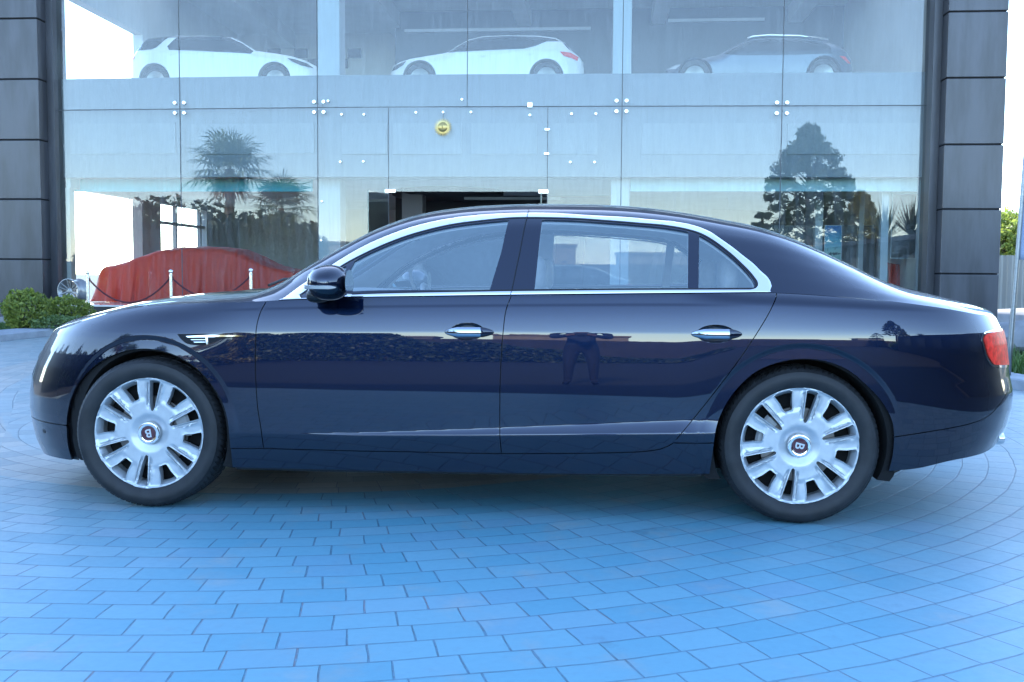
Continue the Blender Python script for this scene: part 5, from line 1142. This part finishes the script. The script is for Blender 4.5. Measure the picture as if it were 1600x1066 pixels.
# ------------------------------------------------------------------ car under a red cover
def covered_car():
    Y = 18.2; pts = [(160, 478), (166, 464), (174, 442), (181, 419), (188, 415), (205, 411.5), (220, 408), (232, 402), (247, 396.5), (270, 390), (297, 387), (330, 386), (358, 387), (382, 390.5), (398, 398), (414, 406), (430, 413), (447, 419), (468, 422), (484, 428), (493, 445), (498, 478)]
    q = np.array([at(x, y, Y+.9) for x, y in pts]); xs_ = q[:, 0]; zs_ = np.maximum(q[:, 2], .47); n, k = 220, 70
    X = np.linspace(xs_[0], xs_[-1], n); d = np.interp(X, xs_, zs_); ker = np.hanning(9)[1:-1]; d = np.convolve(np.pad(d, 3, mode='edge'), ker/ker.sum(), 'valid')
    V = []; ph = rng.random()*6
    for i, (x, h) in enumerate(zip(X, d)):
        e = min(1, (x-X[0])/.35, (X[-1]-x)/.35); hw = .62+.33*max(0, e)**.5
        for j in range(k):
            u = j/(k-1)*2-1; s = abs(u)
            if s < .55: yy = s/.55*hw*.86; z = h-.06*(s/.55)**4*max(.1, h-.46)
            else:
                v = (s-.55)/.45; yy = hw*.86+hw*(.14*v**.6+.12*v*v); z = .465+(h-.06*max(.1, h-.46)-.465)*(1-v)**1.05
            v = max(0, (s-.5)/.5)
            f = (.07*sin(9*x+2*sin(3*x)+ph)+.03*sin(27*x+1.7*u+2*sin(5*x))+.006*sin(53*x+ph*2))*v*(.4+.6*v)
            f2 = .010*sin(9*x+14*u)+.004*sin(23*x-9*u)
            V.append((x+.04*v*sin(19*x), Y+.95+(1 if u > 0 else -1)*(yy+f), z+f2*(1-v)+.012*sin(31*x)*v*(1-v)*2))
    F = [(i*k+j, (i+1)*k+j, (i+1)*k+j+1, i*k+j+1) for i in range(n-1) for j in range(k-1)]
    m, t = new_mat('red satin cloth'); p = t.node('ShaderNodeBsdfPrincipled'); o_ = t.node('ShaderNodeOutputMaterial'); nn = t.noise(t.coords(), 2, 4)
    t.put(p.inputs['Base Color'], t.mix(nn, (.90, .065, .035), (.96, .12, .06))); p.inputs['Roughness'].default_value = .5; p.inputs['Sheen Weight'].default_value = .3
    tl = t.node('ShaderNodeBsdfTranslucent'); tl.inputs[0].default_value = (.8, .06, .03, 1); mx = t.node('ShaderNodeMixShader'); mx.inputs[0].default_value = .3
    t.nt.links.new(p.outputs[0], mx.inputs[1]); t.nt.links.new(tl.outputs[0], mx.inputs[2]); t.nt.links.new(mx.outputs[0], o_.inputs[0]); M['red_cloth'] = m
    o = make('covered_car', V, F, m); tag(o, 'car hidden under a red satin cover behind the rope barrier', 'covered car'); return o
covered_car()
p, q = at(1389, 410, 18.6), at(1436, 410, 18.6); V = []; n = 70
for i in range(n+1):
    u = i/n; x = p[0]+(q[0]-p[0])*u; f = .035*sin(38*u)+.02*sin(83*u)
    V += [(x, 19.5, p[2]-.04*sin(pi*u)), (x, 18.7, p[2]-.05*sin(pi*u)), (x, 18.62+f*.5, p[2]-.3), (x, 18.58+f, .47)]
o = make('covered_plinth', V, [(i*4+j, i*4+4+j, i*4+5+j, i*4+1+j) for i in range(n) for j in range(3)], M['red_cloth']); tag(o, 'red cloth draped over a display table between the white columns at the right', 'draped table')
# ------------------------------------------------------------------ rope barrier, loose wheel, brass sun
fc = MB(); fc.box((-10.45, 14.55, -.01), (7.1, 15.712, .20)); tag(fc.build('forecourt_step', M['concrete']), kind='structure')
M['rope'] = pbr('dark red rope', (.11, .02, .03), .85, 0, .2, 60, .4, 200)
post_px = [(137, 425.5), (267, 423.5), (392, 421.5), (505, 420)]; posts = []
labels = ('steel barrier post nearest the hedge bushes', 'steel barrier post in front of the middle of the red cover', 'steel barrier post in front of the right end of the red cover', 'steel barrier post hidden behind the roof pillar of the saloon')
for i, (px, py) in enumerate(post_px[:3]):
    p = at(px, py, 14.95); r = empty('barrier_post', (p[0], 14.95, .20), labels[i], 'barrier post', 'steel barrier posts'); h = p[2]; posts.append(p)
    m = MB(); m.lathe([(0, .205), (.16, .205), (.16, .222), (.05, .245), (.031, .26), (.031, h-.10), (.036, h-.095), (.036, h-.075), (.022, h-.065), (.020, h-.045)][::1], (p[0], 14.95, 0), 24); m.build('pole', M['steel'], r, True, sharp=35)
    b = MB(); b.ball((p[0], 14.95, h-.012), .042, 18, 12); b.build('ball_top', M['steel'], r, True)
for i in range(2):
    a, b = posts[i], posts[i+1]; s = np.linspace(0, 1, 40); sag = .50 if i == 0 else .42
    pts = [a+(b-a)*u+np.array([0, 0, -.115-sag*4*u*(1-u)]) for u in s]; pts = [np.array([x, 14.95, z]) for x, _, z in pts]; pts[0][0] += .03; pts[-1][0] -= .03
    m = MB(); m.tube(pts, .017, 8); tag(m.build('barrier_rope', M['rope'], None, True), ('dark red rope sagging between the first and second barrier posts from the left', 'dark red rope sagging between the second and third barrier posts from the left')[i], 'rope', 'ropes of the barrier')
def loose_wheel():
    c = at(106, 455, 15.95); root = empty('loose_wheel', (c[0], c[1], c[2]), 'grey twin-spoke alloy wheel without a tyre standing beside the left pillar', 'alloy wheel'); R = .262; yaw = radians(28)
    def tf(v): x, y, z = v.T; return np.stack([c[0]+x*cos(yaw)-y*sin(yaw)*-1*0+y*sin(yaw), c[1]-x*sin(yaw)*0+x*sin(-yaw)*0+y*cos(yaw)-x*sin(yaw)*-0, c[2]+z], 1)
    m = MB(); m.lathe([(R-.018, .03), (R-.012, -.002), (R, 0), (R, .03), (R-.02, .06), (R-.03, .16), (R-.012, .26), (R-.004, .27), (R-.02, .27), (R-.045, .16), (R-.035, .05), (R-.018, .03)][::-1], (0, 0, 0), 64, 'y'); m.v[0] = tf(m.v[0]); m.build('rim', M['alloy_dark'], root, True, sharp=40)
    for k in range(6):
        s = MB()
        for d in (-.030, .030):
            w = pi/2+k*pi/3; e = np.array([cos(w), 0, sin(w)]); t_ = np.array([-sin(w), 0, cos(w)]); a = e*.045+t_*d*.5+[0, .045, 0]; b = e*(R-.022)+t_*d*1.5+[0, .016, 0]
            s.prism([a-t_*.012, a+t_*.012, b+t_*.010, b-t_*.010], (0, .03, 0))
        for i in range(len(s.v)): s.v[i] = tf(s.v[i])
        bevelled(s.build('spoke', M['alloy_dark'], root), .004)
    h = MB(); h.lathe([(0, .03), (.03, .03), (.034, .036), (.055, .042), (.06, .08)][::-1], (0, 0, 0), 28, 'y'); h.v[0] = tf(h.v[0]); h.build('hub', M['alloy_dark'], root, True, sharp=35)
    b = MB(); b.box((c[0]-.2, c[1]-.1, .463), (c[0]+.32, c[1]+.22, c[2]-R)); bevelled(b.build('display_block', M['plinth']), .01); bpy.data.objects['display_block']; tag(bpy.data.objects['display_block'], 'dark block under the loose alloy wheel', 'block')
loose_wheel()
def brass_sun():
    p = gpt(692.5, 199.5); y = p[1]-.05; M['brass'] = pbr('brass', (.62, .48, .20), .32, .85, .15, 30); root = empty('brass_sun', (p[0], y, p[2]), 'brass sun face with pointed rays hanging on the glass above the entrance', 'ornament')
    V = [(p[0], y-.02, p[2])]; n = 22
    for k in range(2*n): r = .195 if k % 2 else .108; w = pi*k/n; V.append((p[0]+r*cos(w), y-(.004 if k % 2 else .012), p[2]+r*sin(w)))
    V2 = [(x, y+.012, z) for x, _, z in V[1:]]; m = 2*n
    F = [(0, 1+(k+1) % m, 1+k) for k in range(m)]+[(1+k, 1+(k+1) % m, 1+m+(k+1) % m, 1+m+k) for k in range(m)]+[tuple(range(1+m, 1+2*m))]
    make('ray_disc', V+V2, F, M['brass'], root, smooth=False)
    f = MB(); f.ball((p[0], y-.012, p[2]), (.100, .045, .100), 28, 16); fo = f.build('face', M['brass'], root, True)
    g = MB(); g.tube([(p[0]+.055*cos(w), y-.052+.006*abs(cos(w)), p[2]-.015+.05*sin(w)) for w in np.linspace(pi+.35, 2*pi-.35, 14)], .006, 6); g.build('mouth', M['brass'], fo, True)
    g = MB(); g.ball((p[0], y-.058, p[2]+.01), (.014, .02, .03)); g.build('nose', M['brass'], fo, True)
    for s in (-1, 1): g = MB(); g.ball((p[0]+s*.042, y-.050, p[2]+.038), (.020, .010, .009)); g.build('eye', M['brass'], fo, True)
    c = MB(); t = gpt(692.5, 177); c.tube([(p[0], y, p[2]+.165), (p[0]+.006, y+.02, t[2])], .004, 5); c.build('cord', M['black'], root)
brass_sun()
# ------------------------------------------------------------------ posters
def poster(label, px0, py0, px1, py1, Y, mat, tilt=0.):
    p, q = at(px0, py1, Y), at(px1, py0, Y); r = MB(); r.box((p[0], Y, p[2]), (q[0], Y+.03, q[2])); root = r.build('poster', M['white_col']); f = MB(); f.box((p[0]+.015, Y-.004, p[2]+.015), (q[0]-.015, Y-.001, q[2]-.015)); f.build('print', mat, root, loc=(p[0], Y, p[2])); tag(root, label, 'poster'); return q[0]-p[0], q[2]-p[2]
def print_mat(name, stops, hgt, blobs, bcol, sc):
    m, t = new_mat(name); p = t.node('ShaderNodeBsdfPrincipled'); out = t.node('ShaderNodeOutputMaterial'); t.nt.links.new(p.outputs[0], out.inputs[0]); co = t.coords(); x, y, z = t.xyz(co); c = stops[0][1]
    zz = t.m('ADD', z, t.m('MULTIPLY', t.noise(co, sc, 4), hgt*.08))
    for (a, b, cl) in [(stops[i][0]*hgt, stops[i+1][0]*hgt, stops[i+1][1]) for i in range(len(stops)-1)]: c = t.mix(t.smooth(zz, a, b), c, cl)
    n = t.noise(t.scale(co, (1, 1, 1.6)), sc*.8, 4); c = t.mix(t.m('MULTIPLY', t.smooth(n, blobs, blobs+.06), t.m('SUBTRACT', 1, t.smooth(z, hgt*.35, hgt*.55))), c, bcol); t.put(p.inputs['Base Color'], c); p.inputs['Roughness'].default_value = .35; return m
poster('blue beach poster with a sunset sky on the grey partition', 1287, 352, 1316, 420, 19.0, print_mat('beach print', [(0, (.25, .12, .04)), (.15, (.10, .30, .28)), (.40, (.30, .45, .40)), (.65, (.10, .38, .50)), (1.0, (.02, .16, .42))], 1.0, .54, (.02, .06, .07), 6))
poster('dark poster of a car between the white columns at the right', 1391, 302, 1434, 404, 17.6, print_mat('dark car print', [(0, (.03, .03, .03)), (.3, (.12, .12, .13)), (.5, (.02, .02, .025)), (1.0, (.10, .03, .035))], 1.5, .50, (.16, .16, .17), 4))
poster('tall teal poster on the upper floor beside the right pillar', 1392, -10, 1450, 118, 20.0, print_mat('teal print', [(0, (.12, .2, .2)), (.4, (.10, .22, .24)), (1.0, (.10, .17, .22))], 1.9, .5, (.05, .12, .13), 3))
# ------------------------------------------------------------------ right edge: fence, pole with flag, rubble, tree
def fence():
    a, b = np.array([9.3, 30.0]), np.array([26.0, 17.5]); L = np.hypot(*(b-a)); n = int(L/.05); d = (b-a)/L; nn = np.array([-d[1], d[0]]); V = []
    for i in range(n+1):
        u = i/n; ph = (u*L/.30) % 1; o = .030*np.clip(abs(ph-.5)*8-1.4, 0, 1); q = a+(b-a)*u+nn*o; h = 1.84+.02*sin(i*.04)
        V += [(q[0], q[1], -.01), (q[0], q[1], h), (q[0]+nn[0]*.004, q[1]+nn[1]*.004, h), (q[0]+nn[0]*.004, q[1]+nn[1]*.004, -.01)]
    F = [(i*4+j, i*4+(j+1) % 4, i*4+4+(j+1) % 4, i*4+4+j) for i in range(n) for j in range(4)]
    root = empty('metal_fence', (a[0], a[1], 0), 'pale grey corrugated metal fence beyond the tail of the saloon', 'fence')
    make('corrugated_sheet', V, F, pbr('pale grey sheet metal', (.36, .38, .38), .5, .2, .12, 1.2, 0, 10, (1, 1, .3)), root, smooth=False)
    for k in range(7): q = a+(b-a)*(k+.5)/7+nn*.10; m = MB(); m.box((q[0]-.03, q[1]-.03, -.01), (q[0]+.03, q[1]+.03, 1.75)); m.build('post', M['steel'], root)
fence()
def flag():
    p = atz(1574.5, 594, .06); q = at(1598.5, 288, p[1]); e = p+(q-p)*1.25; root = empty('flag_pole', tuple(p), 'slanting grey pole with a pale blue flag behind the tail of the saloon', 'flag')
    m = MB(); m.tube([p+(e-p)*s for s in np.linspace(0, 1, 8)], np.linspace(.028, .020, 8), 12); m.build('pole', M['alloy_dark'], root, True)
    a = p+(q-p)*((594-404)/(594-288.)); V = []; n, k = 16, 10
    for i in range(n+1):
        for j in range(k+1):
            u, v = i/n, j/k; c = a+(e-a)*u; w = .62*v*(1-.25*u)
            V.append((c[0]+w+.01, c[1]+.06*sin(5*v+3*u)*v, c[2]-.10*v*(1-u)))
    F = [(i*(k+1)+j, i*(k+1)+j+1, (i+1)*(k+1)+j+1, (i+1)*(k+1)+j) for i in range(n) for j in range(k)]; o = make('flag', V, F, pbr('pale blue cloth', (.42, .52, .72), .8, 0, .06, 5), root); s = o.modifiers.new('thickness', 'SOLIDIFY'); s.thickness = .004
flag()
def rock(label, c, r, seed, mat):
    bm = bmesh.new(); bmesh.ops.create_icosphere(bm, subdivisions=4, radius=1); g = np.random.default_rng(seed); A = g.normal(size=(14, 3)); B = .55+.4*g.random(14); A /= np.linalg.norm(A, axis=1)[:, None]
    for v in bm.verts:
        n = np.array(v.co); s = 1.
        for a, b in zip(A, B): 
            t = n@a
            if t*s > b: s = b/t
        v.co = Vector(n*s*np.array(r)+np.array(c))
    me = bpy.data.meshes.new('boulder'); bm.to_mesh(me); bm.free(); me.materials.append(mat); o = bpy.data.objects.new('boulder', me); col.objects.link(o); sharpen(me, 22); tag(o, label, 'rock'); return o
M['stone'] = pbr('pale grey stone', (.30, .31, .33), .85, 0, .2, 2.5, .5, 25)
p = atz(1598, 575, .06); rock('big pale grey boulder behind the flag pole', (p[0]+.22, p[1]+1.0, .28), (.62, .5, .42), 3, M['stone'])
p = atz(1588, 540, 0); rock('flat grey slab of rubble in front of the fence', (p[0]+.6, p[1]+.6, .12), (1.9, .7, .26), 5, M['stone'])
p = atz(1580, 512, 0); rock('low grey mound of rubble at the foot of the fence', (p[0]+1.2, p[1], .15), (3.0, 1.2, .5), 9, M['stone'])
for i, (px, py, a, l) in enumerate(((1585, 524, .5, 1.6), (1592, 533, -.2, 1.3), (1578, 518, .1, 1.8))):
    p = atz(px, py, .35); d = np.array([cos(a), sin(a)*.4, .12])*l/2; m = MB(); m.prism([p-d, p+d, p+d+[0, .12, 0], p-d+[0, .12, 0]], (0, 0, .03)); tag(m.build('plank', M['bark']), ('short dark plank lying across the rubble nearest the flag pole', 'dark plank lying lowest on the rubble', 'long dark plank lying highest on the rubble')[i], 'plank', 'loose planks on the rubble')
p = at(1592, 395, 36); tree('leafy green tree looking over the metal fence', (p[0], 36, 0), 3.6, [(.35, 2.6), (.6, 3.0), (.85, 2.0), (1.0, .6)], 16000, .16, M['bush'], 12, 'tree', 'tree', .14)
p = at(1560, 400, 34); tree('smaller green bush showing between the pillar and the metal fence', (p[0], 34, 0), 3.0, [(.2, 1.2), (.6, 1.3), (1.0, .3)], 7000, .14, M['bush'], 14, 'tree', 'tree', .10)
# ------------------------------------------------------------------ photographer behind the camera (seen mirrored in the doors)
def photographer(x, y):
    J = {'pelvis': (0, 0, .92, .15), 'waist': (0, 0, 1.06, .145), 'chest': (0, .02, 1.30, .165), 'neck': (0, .03, 1.47, .062), 'head0': (0, .06, 1.56, .085), 'head1': (0, .07, 1.66, .10), 'head2': (0, .05, 1.74, .07)}
    for s, n in ((-1, 'l'), (1, 'r')):
        J['hip'+n] = (s*.11, 0, .86, .105); J['knee'+n] = (s*.13, .03, .48, .068); J['ankle'+n] = (s*.14, 0, .09, .045); J['toe'+n] = (s*.16, .17, .04, .042)
        J['sho'+n] = (s*.20, .02, 1.40, .075); J['elb'+n] = (s*.31, .06, 1.12, .050); J['wri'+n] = (s*.12, .30, 1.16, .034); J['hand'+n] = (s*.07, .37, 1.18, .034)
    E = [('pelvis', 'waist'), ('waist', 'chest'), ('chest', 'neck'), ('neck', 'head0'), ('head0', 'head1'), ('head1', 'head2')]
    for n in 'lr': E += [('pelvis', 'hip'+n), ('hip'+n, 'knee'+n), ('knee'+n, 'ankle'+n), ('ankle'+n, 'toe'+n), ('chest', 'sho'+n), ('sho'+n, 'elb'+n), ('elb'+n, 'wri'+n), ('wri'+n, 'hand'+n)]
    names = list(J); V = [J[k][:3] for k in names]
    for n, s in (('l', -1), ('r', 1)):
        for q in range(4):
            a = len(V); names += [f'f{n}{q}a', f'f{n}{q}b']; V += [(s*.05, .40+.012*q, 1.205-.018*q), (s*.005, .405+.012*q, 1.20-.018*q)]; J[f'f{n}{q}a'] = (0, 0, 0, .010); J[f'f{n}{q}b'] = (0, 0, 0, .008); E += [('hand'+n, f'f{n}{q}a'), (f'f{n}{q}a', f'f{n}{q}b')]
    me = bpy.data.meshes.new('person'); me.from_pydata(V, [(names.index(a), names.index(b)) for a, b in E], []); o = bpy.data.objects.new('person', me); col.objects.link(o)
    sk = o.modifiers.new('skin', 'SKIN'); sb = o.modifiers.new('sub', 'SUBSURF'); sb.levels = sb.render_levels = 2
    for i, k in enumerate(names): r = J[k][3]; me.skin_vertices[0].data[i].radius = (r, r)
    me.skin_vertices[0].data[0].use_root = True
    m2 = bpy.data.meshes.new_from_object(o.evaluated_get(bpy.context.evaluated_depsgraph_get())); bpy.data.objects.remove(o)
    o = bpy.data.objects.new('person', m2); col.objects.link(o); o.location = (x, y, 0); m, t = new_mat('dark clothes and skin'); p = t.node('ShaderNodeBsdfPrincipled'); out = t.node('ShaderNodeOutputMaterial'); t.nt.links.new(p.outputs[0], out.inputs[0])
    X, Y_, Z = t.xyz(t.coords()); skin_ = t.m('MAXIMUM', t.smooth(Z, 1.485, 1.495), t.smooth(Y_, .30, .31)); c = t.mix(t.smooth(Z, .95, .96), (.02, .022, .03), (.03, .045, .09)); c = t.mix(t.smooth(Z, .075, .08), (.01, .01, .01), c)
    t.put(p.inputs['Base Color'], t.mix(skin_, c, (.30, .17, .11))); p.inputs['Roughness'].default_value = .85; m2.materials.clear(); m2.materials.append(m)
    for f in m2.polygons: f.use_smooth = True
    tag(o, 'standing person in dark trousers and navy shirt holding a camera, mirrored in the doors', 'person')
    h = MB(); h.ball((x, y+.04, 1.70), (.105, .115, .09), 18, 12); h.build('hair', M['black'], o, True)
    k = empty('hand_camera', (x, y+.44, 1.17), 'black camera held by the standing person', 'camera'); b = MB(); b.box((x-.065, y+.405, 1.13), (x+.065, y+.455, 1.22)); bevelled(b.build('camera_body', M['black'], k), .008); l = MB(); l.lathe([(0, .08), (.034, .08), (.036, .0), (.0, 0)], (x, y+.455, 1.175), 24, 'y'); l.build('lens', M['black'], k, True, sharp=35)
photographer(.45, -6.2)
